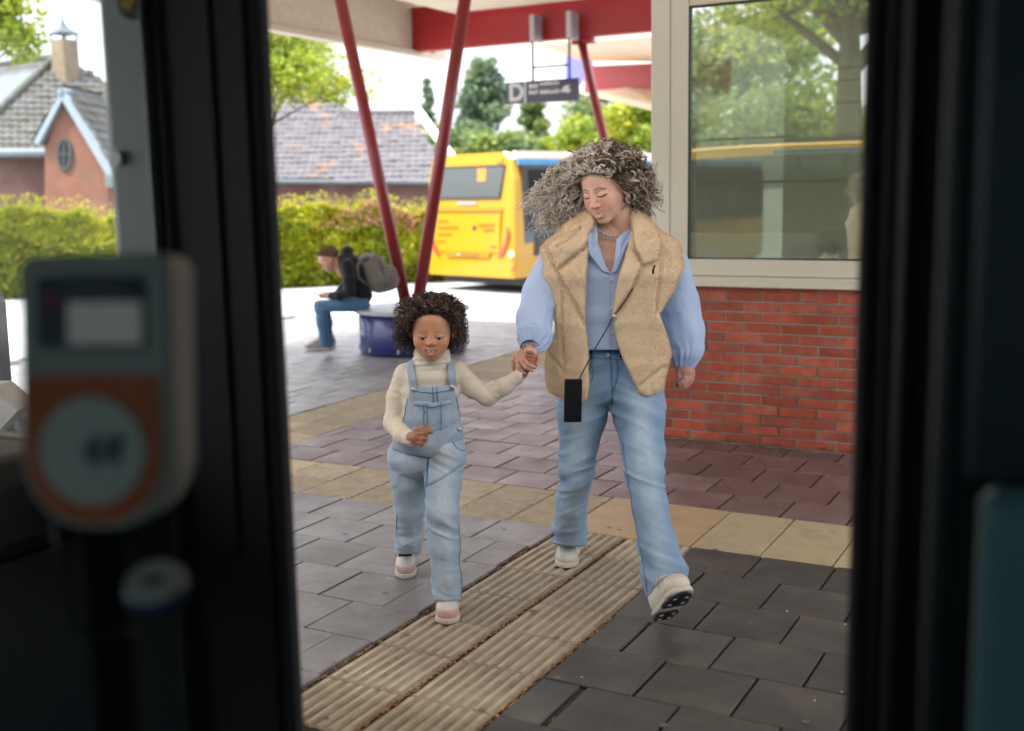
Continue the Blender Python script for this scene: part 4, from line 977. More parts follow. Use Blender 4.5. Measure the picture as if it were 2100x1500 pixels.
class Person:
    """a figure's own frame: x to the picture's right, y away from the camera, z up, origin on the ground below it"""
    def __init__(s, px, py, d, label, scale_d, py0=1165):
        s.py0 = py0
        p = at(px, py, d); s.o = np.array([p.x, p.y, 0.]); s.d = scale_d
        s.Rm = np.array([[math.cos(YAWC), -math.sin(YAWC), 0], [math.sin(YAWC), math.cos(YAWC), 0], [0, 0, 1.]])
        s.root = thing('person', label, 'person', tuple(s.o), YAWC)
    def de(s, py, d):
        """d counts along the ground; turn it into depth along the (tilted) optical axis"""
        c = lambda q: .98824 + (750 - q) / FPX * .15292
        return d * c(s.py0) / c(py)
    def L(s, px, py, d): return s.Rm.T @ (np.array(at(px, py, s.de(py, d))) - s.o)
    def r(s, px, d=None): return px * (d or s.d) / FPX
    def pts(s, rows): return [(s.L(x, y, d), s.r(r, s.de(y, d))) for x, y, d, r in rows]
    def pix(s, X, Y, Z):
        """pixel each point of the frame falls on (for outlines taken from the photo)"""
        ox, oy, oz = s.o - CP; a, b = s.Rm[0, 0], s.Rm[1, 0]
        wx, wy, wz = ox + a * X - b * Y, oy + b * X + a * Y, oz + Z
        dd = wx * FW[0] + wy * FW[1] + wz * FW[2]
        return 1050 + FPX * (wx * RT[0] + wy * RT[1] + wz * RT[2]) / dd, 750 - FPX * (wx * UP[0] + wy * UP[1] + wz * UP[2]) / dd
    def obj(s, name, P_, F, m, cols=None, parent=None, an='tint'):
        me = mesh(name, P_, F, m, True)
        if cols is not None: attr(me, an, cols)
        return link(name, me, parent or s.root)
def rotm(yaw, pitch, roll):
    return np.array(Matrix.Rotation(yaw, 3, 'Z') @ Matrix.Rotation(pitch, 3, 'X') @ Matrix.Rotation(roll, 3, 'Y'))
def make_head(hh, child=False, smile=1., h=.0078, openm=.020):
    """head in its own frame (face towards -y, chin -0.5, crown 0.5), with painted lips, brows and lids"""
    g = Field((-.46, -.6, -.95), (.46, .6, .6), h); w_ = 1.04 if child else 1.
    g.ell((0, .07, .17), (.34 * w_, .41, .335), .01).ell((0, -.11, -.06), (.285 * w_, .285, .36), .08)
    g.ell((0, -.11, -.06), (.285 * w_, .285, .36), .08).ell((0, -.15, .17), (.26 * w_, .24, .24), .06).ell((0, -.165, -.285), (.222, .215, .185), .08) if child else g.ell((0, -.11, -.06), (.285, .285, .36), .08).ell((0, -.15, .17), (.26, .24, .24), .06).ell((0, -.165, -.28), (.215, .205, .175), .08)
    g.ell((0, -.285 if child else -.315, -.415), (.10, .065, .06), .10)
    ez = -.045 if child else 0.
    for s in (-1, 1):
        g.ell((s * .17 * w_, -.245, -.10 + ez * .6), (.10, .10, .085), .06)
        g.ell((s * .155 * w_, -.265 if child else -.285, -.185), (.10 if child else .085, .075, .09 if child else .08), .09 if child else .07)
        if not child: g.cone((s * .17, -.325, .080 + ez), (s * .05, -.372, .066 + ez), .024, .024, .05)
        g.ell((s * .14, -.445 if child else -.437, .004 + ez), (.090, .07, .050), .05, sub=True)
        g.ell((s * .137, -.318, -.006 + ez), (.080, .072, .060), .016)
        g.ell((s * .345 * w_, .03, -.03), (.03, .075, .11), .02)
    nl = .455 if child else .475; nzt = -.125 if child else -.135
    g.cone((0, -.375, .06 + ez), (0, -nl + .015, nzt), .026, .040, .04).ell((0, -nl, nzt - .005), (.047, .045, .042), .03)
    for s in (-1, 1):
        g.ell((s * .053, -.415, nzt - .018), (.036, .042, .032), .02)
        g.ell((s * .024, -nl + .006, nzt - .048), (.016, .02, .010), .008, sub=True)
    g.ell((0, -.325, -.27), (.14, .09, .095), .05)
    mz = -.262; cz = mz + .018 * smile; cw = .134 if not child else .124
    for s in (-1, 1):
        g.chain([((s * cw, -.345, cz), .010), ((s * .06, -.402, mz + .004), .013), ((s * .016, -.424, mz + .007), .0145), ((0, -.424, mz + .004), .0135)], .012)
        g.chain([((s * cw, -.345, cz - .004), .010), ((s * .055, -.398, mz - .040 - openm), .017), ((0, -.412, mz - .050 - openm), .020)], .014)
    zo = mz - .020 - openm * .5; ro = .006 + openm * .55
    if openm > .006:
        for s in (-1, 1): g.chain_sub([((s * cw * .80, -.375, cz - .010), .005), ((s * .045, -.425, zo + .004), ro * .9), ((0, -.440, zo), ro)], .006)
    g.cone((0, .06, -.25), (0, .13, -.92), .235 if not child else .21, .25 if not child else .22, .07)
    P_, F = g.mesh(); P_ = smooth_v(P_, F, 1, .35); x, y, z = P_.T; ax_ = np.abs(x)
    def band(d, w): return np.clip(1 - d / w, 0, 1)
    def curve_d(pts, front=-.2):
        d = np.full(len(P_), 9.)
        for (x0, z0), (x1, z1) in zip(pts[:-1], pts[1:]):
            ex, ez_ = x1 - x0, z1 - z0; t = np.clip(((ax_ - x0) * ex + (z - z0) * ez_) / (ex * ex + ez_ * ez_), 0, 1)
            d = np.minimum(d, np.hypot(ax_ - x0 - t * ex, z - z0 - t * ez_))
        return np.where(y < front, d, 9.)
    m = {}
    lw_ = np.clip(1 - (ax_ / cw) ** 2, 0, 1)
    m['lip'] = np.maximum(band(curve_d([(0, mz + .006), (.06, mz + .004), (cw, cz)], -.33) - .013 * lw_, .007), band(curve_d([(0, mz - .052 - openm), (.055, mz - .042 - openm), (cw, cz - .004)], -.33) - .020 * lw_, .007))
    m['mouth'] = ((ax_ < .10) & (z < cz) & (z > mz - .035 - openm * 1.2) & (y > -.412 + ax_ ** 2 * 4) & (y < -.28) & (openm > .006)).astype(float)
    m['brow'] = band(curve_d([(.048, .088 + ez), (.11, .104 + ez), (.165, .096 + ez), (.205, .068 + ez)], -.15) - .004, .010)
    m['lash'] = band(curve_d([(.072, -.024 + ez), (.11, -.034 + ez), (.15, -.035 + ez), (.21, -.014 + ez)], -.2) - .005, .010)
    m['eye'] = band(np.where(y < -.3, np.hypot((ax_ - .137) / 2.6, (z + .020 + ez * -1)), 9) - .014, .008)
    m['iris'] = band(np.where(y < -.3, np.hypot((ax_ - .135), (z + .022 - ez)), 9) - .024, .010) * (m['eye'] > .2)
    m['cheek'] = band(np.where(y < -.1, np.hypot(ax_ - .165, (z + .14)), 9) - .03, .11)
    m['nose'] = band(np.where(y < -.38, np.hypot(x, z + .14), 9) - .02, .07)
    m['nostril'] = band(np.hypot(ax_ - .024, z - (nzt - .046)) + np.where(y < -.36, 0, 9) - .006, .012)
    m['scalp'] = np.clip((z * .8 + (y + .16) * .9 - (.085 if child else .075)) / .05, 0, 1) * (z > -.25)
    m['crease'] = band(curve_d([(.075, .012 + ez), (.13, .034 + ez), (.20, .020 + ez)], -.2) - .002, .010)
    return P_, F, m
def mixc(base, layers):
    c = np.tile(np.asarray(base, float), (len(layers[0][0]), 1))
    for k, col, a in layers: c = c * (1 - k[:, None] * a) + np.asarray(col) * (k[:, None] * a)
    return c
def strands(paths, rad, name, m, parent, cols, nseg=3):
    """paths (N,P,3) as thin tapering tubes"""
    N, Pn, _ = paths.shape; T = np.gradient(paths, axis=1); T /= np.linalg.norm(T, axis=2)[..., None] + 1e-9
    rs = np.random.RandomState(1); rv = rs.normal(size=(N, 1, 3)); n1 = np.cross(T, rv); n1 /= np.linalg.norm(n1, axis=2)[..., None] + 1e-9; n2 = np.cross(T, n1)
    tt = np.linspace(0, 1, Pn); R_ = np.asarray(rad)[:, None] * (1 - .65 * tt ** 2)[None]
    V_ = np.stack([paths + (n1 * math.cos(6.2832 * k / nseg) + n2 * math.sin(6.2832 * k / nseg)) * R_[..., None] for k in range(nseg)], 2).reshape(-1, 3)
    b = (np.arange(N)[:, None] * Pn + np.arange(Pn - 1)[None]) * nseg; F = []
    for k in range(nseg):
        k2 = (k + 1) % nseg; F.append(np.stack([b + k, b + k2, b + nseg + k2, b + nseg + k], -1).reshape(-1, 4))
    me = mesh(name, V_, np.concatenate(F), m, True); attr(me, 'tint', np.repeat(cols, Pn * nseg, 0)); return link(name, me, parent)
def curl(base, rs, radius, pitch, grow=.25, wob=.35):
    """wind a helix round each base path"""
    N, Pn, _ = base.shape; T = np.gradient(base, axis=1); sl = np.linalg.norm(T, axis=2); T = T / (sl[..., None] + 1e-9)
    n1 = np.cross(T, np.array([.31, .2, .93])); n1 /= np.linalg.norm(n1, axis=2)[..., None] + 1e-9; n2 = np.cross(T, n1)
    s = np.cumsum(sl, 1); ph = rs.rand(N, 1) * 6.283 + 6.283 * s / (pitch * rs.uniform(.7, 1.4, (N, 1))) * np.where(rs.rand(N, 1) < .5, 1, -1)
    amp = radius * rs.uniform(.5, 1.35, (N, 1)) * np.clip(np.linspace(0, 1, Pn) / grow, 0, 1)[None]
    return base + n1 * (np.cos(ph) * amp)[..., None] + n2 * (np.sin(ph) * amp * (1 - wob * rs.rand(N, 1)))[..., None]
def spline(pts, n):
    """Catmull-Rom through the points"""
    p = np.asarray(pts, float); p = np.concatenate([[2 * p[0] - p[1]], p, [2 * p[-1] - p[-2]]]); t = np.linspace(0, len(p) - 3 - 1e-6, n); i = t.astype(int); f = (t - i)[:, None]
    a, b, c, d = p[i], p[i + 1], p[i + 2], p[i + 3]
    return .5 * (2 * b + (c - a) * f + (2 * a - 5 * b + 4 * c - d) * f ** 2 + (3 * b - a - 3 * c + d) * f ** 3)
def fur(P_, F, n, length, width, m, parent, cols, rs, comb=(0, 0, -.5), name='pile'):
    """short pile: one slim triangle per tuft"""
    N_ = vnormals(P_, F); q = P_[F]; ar = np.linalg.norm(np.cross(q[:, 2] - q[:, 0], q[:, 3] - q[:, 1]), axis=1); fi = rs.choice(len(F), n, p=ar / ar.sum())
    u, v = rs.rand(n, 1), rs.rand(n, 1); a, b, c, d = (q[fi, i] for i in range(4)); p = (a * (1 - u) + b * u) * (1 - v) + (d * (1 - u) + c * u) * v
    nn = N_[F[fi, 0]]; clump = np.stack([fbm(p * 38 + 5 * k, 2) for k in range(3)], -1)
    dr = nn + np.asarray(comb) * .5 + clump * .4 + rs.normal(0, .25, (n, 3)); dr /= np.linalg.norm(dr, axis=1)[:, None]
    sd_ = np.cross(dr, rs.normal(size=(n, 3))); sd_ /= np.linalg.norm(sd_, axis=1)[:, None]; l = length * rs.uniform(.55, 1.2, (n, 1))
    V_ = np.stack([p - sd_ * width, p + sd_ * width, p + dr * l], 1).reshape(-1, 3); me = mesh(name, V_, np.arange(3 * n).reshape(n, 3), m, False)
    k = (.95 + .09 * rs.rand(n) + .05 * clump[:, 0] + .07 * fbm(p * 7, 2))[:, None]; attr(me, 'tint', np.repeat(np.asarray(cols) * k, 3, 0)); return tag(link(name, me, parent), kind='stuff')
def shoe(ps, heel, toe, L_, W_, H_, mats, cut_pix=None, roll=0., sole_h=.022, lace=True, ankle=True, lace0=.44, seams=None, tread=None):
    """trainer: sole, upper, laces; built along its own axis then laid from heel to toe"""
    heel, toe = np.asarray(heel), np.asarray(toe); fx = (toe - heel) / np.linalg.norm(toe - heel); up = np.array([0, 0, 1.]); sx_ = np.cross(up, fx); sx_ /= np.linalg.norm(sx_); up = np.cross(fx, sx_)
    c, s_ = math.cos(roll), math.sin(roll); sx_, up = sx_ * c + up * s_, up * c - sx_ * s_
    Rm = np.stack([sx_, fx, up], 1)
    def out(P_): return heel + P_ @ Rm.T
    h = .0035; w2 = W_ / 2
    g = Field((-W_, -.05, -.02), (W_, L_ + .05, H_ + .12), h)
    g.ell((0, L_ * .80, sole_h + .018), (w2 * .95, L_ * .22, H_ * .42), .02).ell((0, L_ * .5, sole_h + .02), (w2 * .86, L_ * .3, H_ * .62), .03).ell((0, L_ * .2, sole_h + .03), (w2 * .84, L_ * .22, H_ * .66), .03)
    if ankle: g.cone((0, L_ * .2, sole_h + .03), (0, L_ * .17, H_), w2 * .78, w2 * .72, .02)
    Zc = g.ax[2].reshape(1, 1, -1); g.v = np.maximum(g.v, sole_h - .004 - Zc)
    P_, F = g.mesh(); P_ = smooth_v(P_, F, 2); up_o = ps.obj('shoe', out(P_), F, mats[0], mixc(mats[3], [(np.clip((P_[:, 2] - (sole_h + H_ * .30)) / .006, 0, 1) * np.clip((P_[:, 1] - L_ * .62) / .01, 0, 1), mats[4], 1.), (np.clip((P_[:, 1] - L_ * .9) / .008, 0, 1) * np.clip((sole_h + H_ * .3 - P_[:, 2]) / .006, 0, 1), mats[5], 1.), (np.clip((L_ * .35 - P_[:, 1]) / .01, 0, 1) * (P_[:, 2] > sole_h + .02), mats[5], 1.)]))
    g = Field((-W_, -.05, -.03), (W_, L_ + .05, sole_h + .03), .003)
    X, Y, Z = (g.ax[i].reshape([-1 if j == i else 1 for j in range(3)]) for i in range(3))
    yy = Y / L_; half = w2 * (1.02 - .13 * np.exp(-((yy - .42) / .16) ** 2)); e = np.abs(yy - .5) * 2
    half = half * np.sqrt(np.clip(1 - np.clip((e - .55) / .47, 0, 1) ** 2.2, 0, 1)) + .0 * X
    g.v = (smax(np.abs(X) - half, np.abs(Z - sole_h / 2) - sole_h / 2, .008) + 0 * Y).astype(np.float32)
    P2, F2 = g.mesh(); P2 = smooth_v(P2, F2, 1); ps.obj('sole', out(P2), F2, mats[1], parent=up_o)
    if lace:
        for i in range(5):
            y = L_ * (lace0 + .058 * i); zt = sole_h + .02 + H_ * (.66 - .075 * i)
            p_ = []
            for x_ in np.linspace(-1, 1, 7):
                yy_ = y + .006 * math.cos(x_ * 2); dd_ = np.hypot(P_[:, 0] - x_ * w2 * .60, P_[:, 1] - yy_); kq = dd_ < .008
                p_.append(out(np.array([x_ * w2 * .60, yy_, (P_[kq, 2].max() if kq.any() else zt) + .002])))
            MB().tube(p_, .0042, 6).obj('lace', mats[2], up_o, True)
        for sgn in (-1, 1):
            MB().tube([out(np.array(q)) for q in ((0, L_ * .46, sole_h + .02 + H_ * .66), (sgn * w2 * .5, L_ * .50, sole_h + .02 + H_ * .66), (sgn * w2 * .75, L_ * .55, sole_h + .02 + H_ * .40), (sgn * w2 * .4, L_ * .56, sole_h + .02 + H_ * .48), (0, L_ * .47, sole_h + .02 + H_ * .66))], .0026, 5).obj('lace', mats[2], up_o, True)
    def top_at(x_, y_):
        dd_ = np.hypot(P_[:, 0] - x_, P_[:, 1] - y_); kq = dd_ < .007; return np.array([x_, y_, (P_[kq, 2].max() if kq.any() else sole_h) + .0005])
    if seams is not None:
        for cy_, ry_, wx_ in ((.70, .10, .80), (.62, .06, .95)):
            MB().tube([out(top_at(x_ * w2 * wx_, L_ * (cy_ + ry_ * math.cos(x_ * 1.5)))) for x_ in np.linspace(-1, 1, 15)], .0018, 5).obj('seam', seams, up_o, True)
        for sgn in (-1, 1):
            MB().tube([out(top_at(sgn * w2 * q_, L_ * y_)) for q_, y_ in ((.45, .66), (.72, .60), (.80, .50), (.62, .42), (.80, .32), (.70, .20))], .0022, 5).obj('seam', seams, up_o, True)
    if tread is not None:
        for sgn in (-1, 1):
            for y0_, y1_, x0_, x1_ in ((.50, .715, .05, .97), (.73, .87, .05, .86), (.015, .145, .04, .74), (.16, .31, .05, .88)):
                pts_ = [(sgn * w2 * x0_, L_ * y0_), (sgn * w2 * x1_ * .92, L_ * y0_), (sgn * w2 * x1_, L_ * (y0_ + y1_) / 2), (sgn * w2 * x1_ * .86, L_ * y1_), (sgn * w2 * x0_, L_ * y1_)]
                out_plate(out, pts_, -.007, .004, 'tread', tread, up_o)
                cx_, cy2 = sgn * w2 * (x0_ + x1_) * .5, L_ * (y0_ + y1_) / 2
                out_plate(out, [(cx_ - .006, cy2 - .005), (cx_ + .006, cy2 - .005), (cx_ + .007, cy2 + .005), (cx_ - .007, cy2 + .005)], -.0085, -.0065, 'tread', mats[1], up_o)
        out_plate(out, [(-w2 * .62, L_ * .875), (w2 * .62, L_ * .875), (w2 * .2, L_ * .975), (-w2 * .2, L_ * .975)], -.007, .006, 'tread', tread, up_o)
    return up_o, out
def out_plate(out_, poly, z0, z1, name, m, par):
    n = len(poly); v = [out_(np.array([x, y, z0])) for x, y in poly] + [out_(np.array([x, y, z1])) for x, y in poly]
    return MB().add(v, [tuple(range(n)), tuple(range(2 * n - 1, n - 1, -1))] + [(i + n, (i + 1) % n + n, (i + 1) % n, i) for i in range(n)]).obj(name, m, par)
# ================================================================== people
M['skin'] = mat('skin', (.6, .36, .26), .48, use_attr='tint', var=.05, scale=60, sss=.12, bump=.0004, bscale=500)
M['hair'] = mat('hair', (.1, .07, .05), .42, use_attr='tint', var=.08, scale=40, spec=.6)
M['fur'] = mat('plush_pile', (.5, .36, .2), .9, use_attr='tint', var=.06, scale=30, sheen=.35, spec=.2)
M['denim'] = mat('denim', (.2, .3, .45), .85, use_attr='tint', var=.12, scale=150, bump=.0006, bscale=700, stretch=(1, 1, .6), spec=.25, sheen=.1)
M['cotton'] = mat('cotton_jersey', (.7, .63, .5), .85, use_attr='tint', var=.03, scale=50, bump=.0003, bscale=600, sheen=.15, spec=.25)
M['seam'] = mat('denim_seam', (.10, .17, .28), .85, var=.2, scale=200)
M['seam_lt'] = mat('denim_seam_light', (.32, .43, .54), .85, var=.2, scale=200)
M['metalbtn'] = mat('metal_button', (.6, .57, .52), .3, metal=.8)
M['black'] = mat('black_gloss', (.008, .008, .010), .12, coat=.4)
M['cord'] = mat('black_cord', (.012, .012, .016), .7)
M['nail'] = mat('grey_nail', (.12, .12, .15), .2)
M['pearl'] = mat('white_button', (.75, .78, .82), .3)
M['trainer'] = mat('trainer_leather', (.7, .66, .56), .5, use_attr='tint', var=.05, scale=50)
M['sole_w'] = mat('white_sole', (.62, .56, .46), .6, var=.06)
M['sole_k'] = mat('black_tread', (.012, .013, .016), .6)
M['lace_k'] = mat('black_lace', (.01, .01, .012), .8)
M['lace_w'] = mat('white_lace', (.6, .57, .5), .8)
def stripemat():
    m = bpy.data.materials.new('striped_poplin'); m.use_nodes = True; N = m.node_tree; L = N.links.new; b = N.nodes['Principled BSDF']
    a = N.nodes.new("ShaderNodeAttribute"); a.attribute_name = 'stripe'
    mu = N.nodes.new("ShaderNodeMath"); mu.operation = 'MULTIPLY'; mu.inputs[1].default_value = 6.2832 / .0054; L(a.outputs['Fac'], mu.inputs[0])
    si = N.nodes.new("ShaderNodeMath"); si.operation = 'SINE'; L(mu.outputs[0], si.inputs[0])
    mr = N.nodes.new("ShaderNodeMapRange"); mr.inputs[1].default_value = -.35; mr.inputs[2].default_value = .35; L(si.outputs[0], mr.inputs[0])
    mx_ = N.nodes.new("ShaderNodeMix"); mx_.data_type = 'RGBA'; mx_.inputs[6].default_value = (.53, .65, .82, 1); mx_.inputs[7].default_value = (.38, .52, .77, 1); L(mr.outputs[0], mx_.inputs[0])
    L(mx_.outputs[2], b.inputs['Base Color']); b.inputs['Roughness'].default_value = .75; b.inputs['Specular IOR Level'].default_value = .25
    return m
M['stripe'] = stripemat()
def put_stripe(o, u):
    a = o.data.attributes.new('stripe', 'FLOAT', 'POINT'); a.data.foreach_set('value', np.asarray(u, np.float32))
def axis_param(P_, pts):
    """angle and position of each vertex about a limb's centre line"""
    p = spline([q for q, r in pts], 36); best = np.full(len(P_), 9.); ang = np.zeros(len(P_)); pos = np.zeros(len(P_)); acc = 0
    for a, b in zip(p[:-1], p[1:]):
        d = b - a; l = np.linalg.norm(d); d = d / l; t = np.clip((P_ - a) @ d, 0, l); q = P_ - a - t[:, None] * d; dist = np.linalg.norm(q, axis=1)
        e1 = np.cross(d, [0, 1., 0]); e1 /= np.linalg.norm(e1); e2 = np.cross(d, e1); k = dist < best
        ang[k] = np.arctan2(q[k] @ e2, q[k] @ e1); pos[k] = acc + t[k]; best[k] = dist[k]; acc += l
    return ang, pos
def wrinkle(P_, F, amp, fx, fy, fz, seed=0., oct_=2):
    N_ = vnormals(P_, F); n = fbm(P_ * np.array([fx, fy, fz]) + seed, oct_); n2 = fbm(P_ * np.array([fx * .5, fy * .5, fz * .6]) + seed + 20, 2)
    return P_ + N_ * ((1 - np.abs(n) * 2.2) * (.6 + .7 * n2) * amp)[:, None]
def groove(ps, P_, F, lines, width, depth):
    N_ = vnormals(P_, F); px, py = ps.pix(P_[:, 0], P_[:, 1], P_[:, 2]); d = np.full(len(P_), 99.)
    for ln in lines:
        for (x0, y0), (x1, y1) in zip(ln[:-1], ln[1:]):
            ex, ey = x1 - x0, y1 - y0; t = np.clip(((px - x0) * ex + (py - y0) * ey) / (ex * ex + ey * ey + 1e-9), 0, 1); d = np.minimum(d, np.hypot(px - x0 - t * ex, py - y0 - t * ey))
    k = np.exp(-(d / width) ** 2) * (N_[:, 1] < .1); return P_ - N_ * (k * depth)[:, None], k
def full(g):
    return np.meshgrid(*g.ax, indexing='ij', sparse=True)
def on_surf(P_, F, ps, px, py, lift=.002):
    """point of a mesh's camera side under a pixel"""
    N_ = vnormals(P_, F); a, b = ps.pix(P_[:, 0], P_[:, 1], P_[:, 2]); d = np.hypot(a - px, b - py) + np.where(N_[:, 1] < -.05, 0, 60) + P_[:, 1] * 25
    i = int(np.argmin(d)); return P_[i] + N_[i] * lift
def seam(ps, P_, F, pts, rad, m, parent, name='seam', lift=.001, n=None):
    q = spline([(x, y) for x, y in pts], n or max(6, int(sum(math.hypot(b[0] - a[0], b[1] - a[1]) for a, b in zip(pts[:-1], pts[1:])) / 7)))
    return MB().tube([on_surf(P_, F, ps, x, y, lift) for x, y in q], rad, 5).obj(name, m, parent, True)

# ------------------------------------------------------------------ the woman
W = Person(1255, 1165, 4.45, 'woman in a tan plush waistcoat, striped shirt and jeans holding the child\'s hand', 4.30)
c5 = lambda l: [(1020 + .4 * x, 280 + .4 * y) for x, y in l]
legL = W.pts([(1203, 800, 4.50, 56), (1194, 850, 4.49, 50), (1185, 930, 4.47, 37), (1182, 970, 4.47, 33), (1172, 1030, 4.56, 29), (1167, 1085, 4.70, 31), (1168, 1108, 4.76, 35)])
legR = W.pts([(1303, 800, 4.43, 60), (1310, 850, 4.40, 52), (1318, 920, 4.31, 42), (1320, 970, 4.25, 36.5), (1333, 1040, 4.21, 35), (1347, 1110, 4.18, 37), (1361, 1175, 4.15, 43), (1366, 1205, 4.13, 44)])
g = Field((-.30, -.48, .0), (.32, .50, .98), .0048)
g.chain(legL, .02).chain(legR, .02)
g.cone(W.L(1225, 775, 4.47), W.L(1285, 775, 4.46), W.r(66), W.r(66), .03, (1, .92, .9)).cone(W.L(1243, 735, 4.46), W.L(1250, 700, 4.46), W.r(76), W.r(72), .04, (1, .72, .5))
X, Y, Z = full(g); PXa, PYa = W.pix(X, Y, Z)
cutL = poly_sd(PXa, PYa, [(1100, 680), (1420, 680), (1420, 1190), (1404, 1201), (1372, 1205), (1345, 1228), (1330, 1238), (1305, 1238), (1255, 1118), (1228, 1112), (1203, 1121), (1165, 1119), (1136, 1115), (1100, 1110)]) * 4.4 / FPX
g.v = np.maximum(g.v, cutL).astype(np.float32)
P_, F = g.mesh(); P_ = smooth_v(P_, F, 1); px, py = W.pix(P_[:, 0], P_[:, 1], P_[:, 2])
right = px > 1252 + (py - 830) * .02
kz = np.where(right, np.exp(-((py - 965) / 45) ** 2) + 1.15 * np.exp(-((py - 1165) / 50) ** 2), np.exp(-((py - 975) / 50) ** 2) + 1.0 * np.exp(-((py - 1075) / 40) ** 2)) + .55 * np.exp(-((py - 830) / 35) ** 2) + .22
N_ = vnormals(P_, F); sl = np.where(right, 1, -1) * P_[:, 0] * 9
n = fbm(np.stack([P_[:, 0] * 5, P_[:, 1] * 5, P_[:, 2] * 21 + sl], -1) + 4, 2)
dsp = (1 - np.abs(n) * 2.4) * .0084 * kz + .004 * fbm(P_ * np.array([16, 10, 4.]) + 9, 2)
P_ = P_ + N_ * dsp[:, None]
gl = [[(1252, 722), (1254, 790), (1256, 832)], [(1265, 720), (1268, 762), (1258, 800)]] + [c5([(478, 1100), (485, 1140), (470, 1190)])]
P_, kg = groove(W, P_, F, gl, 2.0, .004)
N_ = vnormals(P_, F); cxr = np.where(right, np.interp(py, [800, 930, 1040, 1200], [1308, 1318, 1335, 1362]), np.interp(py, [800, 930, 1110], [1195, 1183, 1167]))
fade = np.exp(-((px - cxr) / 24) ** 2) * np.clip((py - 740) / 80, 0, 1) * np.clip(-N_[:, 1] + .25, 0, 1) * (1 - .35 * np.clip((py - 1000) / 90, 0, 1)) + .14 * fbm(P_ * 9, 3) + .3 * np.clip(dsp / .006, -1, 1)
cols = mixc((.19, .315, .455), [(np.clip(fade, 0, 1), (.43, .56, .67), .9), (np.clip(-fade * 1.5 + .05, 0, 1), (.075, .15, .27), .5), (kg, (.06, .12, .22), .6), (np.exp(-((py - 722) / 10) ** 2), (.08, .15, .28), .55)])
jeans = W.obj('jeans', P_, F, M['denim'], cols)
seam(W, P_, F, [(1252, 735), (1256, 770), (1254, 828)], .0016, M['seam'], jeans); seam(W, P_, F, [(1264, 736), (1268, 770), (1262, 796), (1256, 806)], .0014, M['seam'], jeans)
seam(W, P_, F, [(1208, 733), (1250, 737), (1283, 739)], .0018, M['seam'], jeans); seam(W, P_, F, [(1213, 742), (1217, 770), (1206, 790)], .0014, M['seam'], jeans)
seam(W, P_, F, [(1278, 905), (1284, 960), (1294, 1020), (1304, 1080), (1318, 1150), (1329, 1222)], .0014, M['seam'], jeans)
seam(W, P_, F, [(1318, 1228), (1340, 1212), (1368, 1196), (1402, 1190)], .0035, M['seam_lt'], jeans, 'hem', .0)
seam(W, P_, F, [(1137, 1112), (1160, 1116), (1185, 1117), (1200, 1114)], .0032, M['seam_lt'], jeans, 'hem', .0)
for x in (1212, 1272): seam(W, P_, F, [(x, 716), (x + 1, 736)], .004, M['denim'], jeans, 'belt_loop', .002)
MB().tube([on_surf(P_, F, W, 1247, 728, .002), on_surf(P_, F, W, 1247, 728, .005)], .0075, 14).obj('button', M['metalbtn'], jeans)
JP, JF = P_, F
# body core: chest, neck, arms, hands; the head is added to the same mesh
HC, HH = W.L(1244, 384, 4.395), .243
hr_ = rotm(R(-38), R(19), R(-6))
g = Field((-.42, -.36, .62), (.42, .30, 1.50), .0052)
g.chain(W.pts([(1253, 488, 4.47, 52), (1250, 530, 4.46, 84), (1248, 620, 4.455, 88), (1248, 720, 4.46, 76), (1250, 770, 4.46, 82)]), .03, (1, .62, .34))
g.cone(W.L(1257, 425, 4.455), W.L(1254, 515, 4.47), W.r(33), W.r(40), .03)
g.cone(W.L(1258, 478, 4.47), W.L(1170, 505, 4.47), W.r(30), W.r(30), .03).cone(W.L(1258, 478, 4.47), W.L(1340, 512, 4.48), W.r(30), W.r(30), .03)
armL = W.pts([(1150, 535, 4.45, 30), (1108, 640, 4.38, 24), (1094, 700, 4.24, 17), (1088, 722, 4.225, 15.5)]); armR = W.pts([(1362, 540, 4.49, 30), (1400, 640, 4.53, 24), (1403, 730, 4.50, 16), (1404, 755, 4.49, 15)])
g.chain(armL, .02).chain(armR, .02)
Pb, Fb = g.mesh(); Pb = smooth_v(Pb, Fb, 1)
def hand_mesh(ps, prims, lo, hi, h=.0017):
    q = np.array([p for rows, k in prims for p, r in rows]); g = Field(q.min(0) - .022, q.max(0) + .022, h)
    for rows, k in prims: g.chain(rows, k)
    P_, F = g.mesh(); return smooth_v(P_, F, 1, .4), F
c6 = lambda rows: W.pts([(1030 + .08664 * x, 660 + .08664 * y, d, r * .08664) for x, y, d, r in rows])
hw = [(c6([(690, 430, 4.235, 165), (640, 560, 4.232, 150)]), .006), (c6([(640, 560, 4.232, 140), (500, 740, 4.228, 92)]), .006), (c6([(700, 560, 4.236, 130), (470, 800, 4.224, 70)]), .006), (c6([(560, 600, 4.236, 110), (370, 820, 4.236, 66)]), .006),
      (c6([(310, 800, 4.246, 56), (255, 920, 4.236, 50), (258, 1060, 4.230, 46), (280, 1190, 4.232, 38)]), .003),
      (c6([(380, 800, 4.232, 60), (335, 930, 4.214, 55), (400, 1090, 4.204, 50), (510, 1235, 4.206, 42)]), .003),
      (c6([(455, 800, 4.224, 60), (430, 930, 4.206, 56), (540, 1080, 4.194, 50), (700, 1150, 4.196, 42)]), .003),
      (c6([(520, 800, 4.220, 60), (520, 920, 4.202, 56), (640, 1030, 4.190, 50), (770, 1085, 4.194, 40)]), .003),
      (c6([(740, 540, 4.240, 85), (835, 720, 4.232, 62), (850, 880, 4.222, 56), (820, 1020, 4.212, 44)]), .006)]
Ph, Fh = hand_mesh(W, hw, W.L(1042, 775, 4.30) - .03, W.L(1110, 690, 4.12) + np.array([.03, .12, .03]))
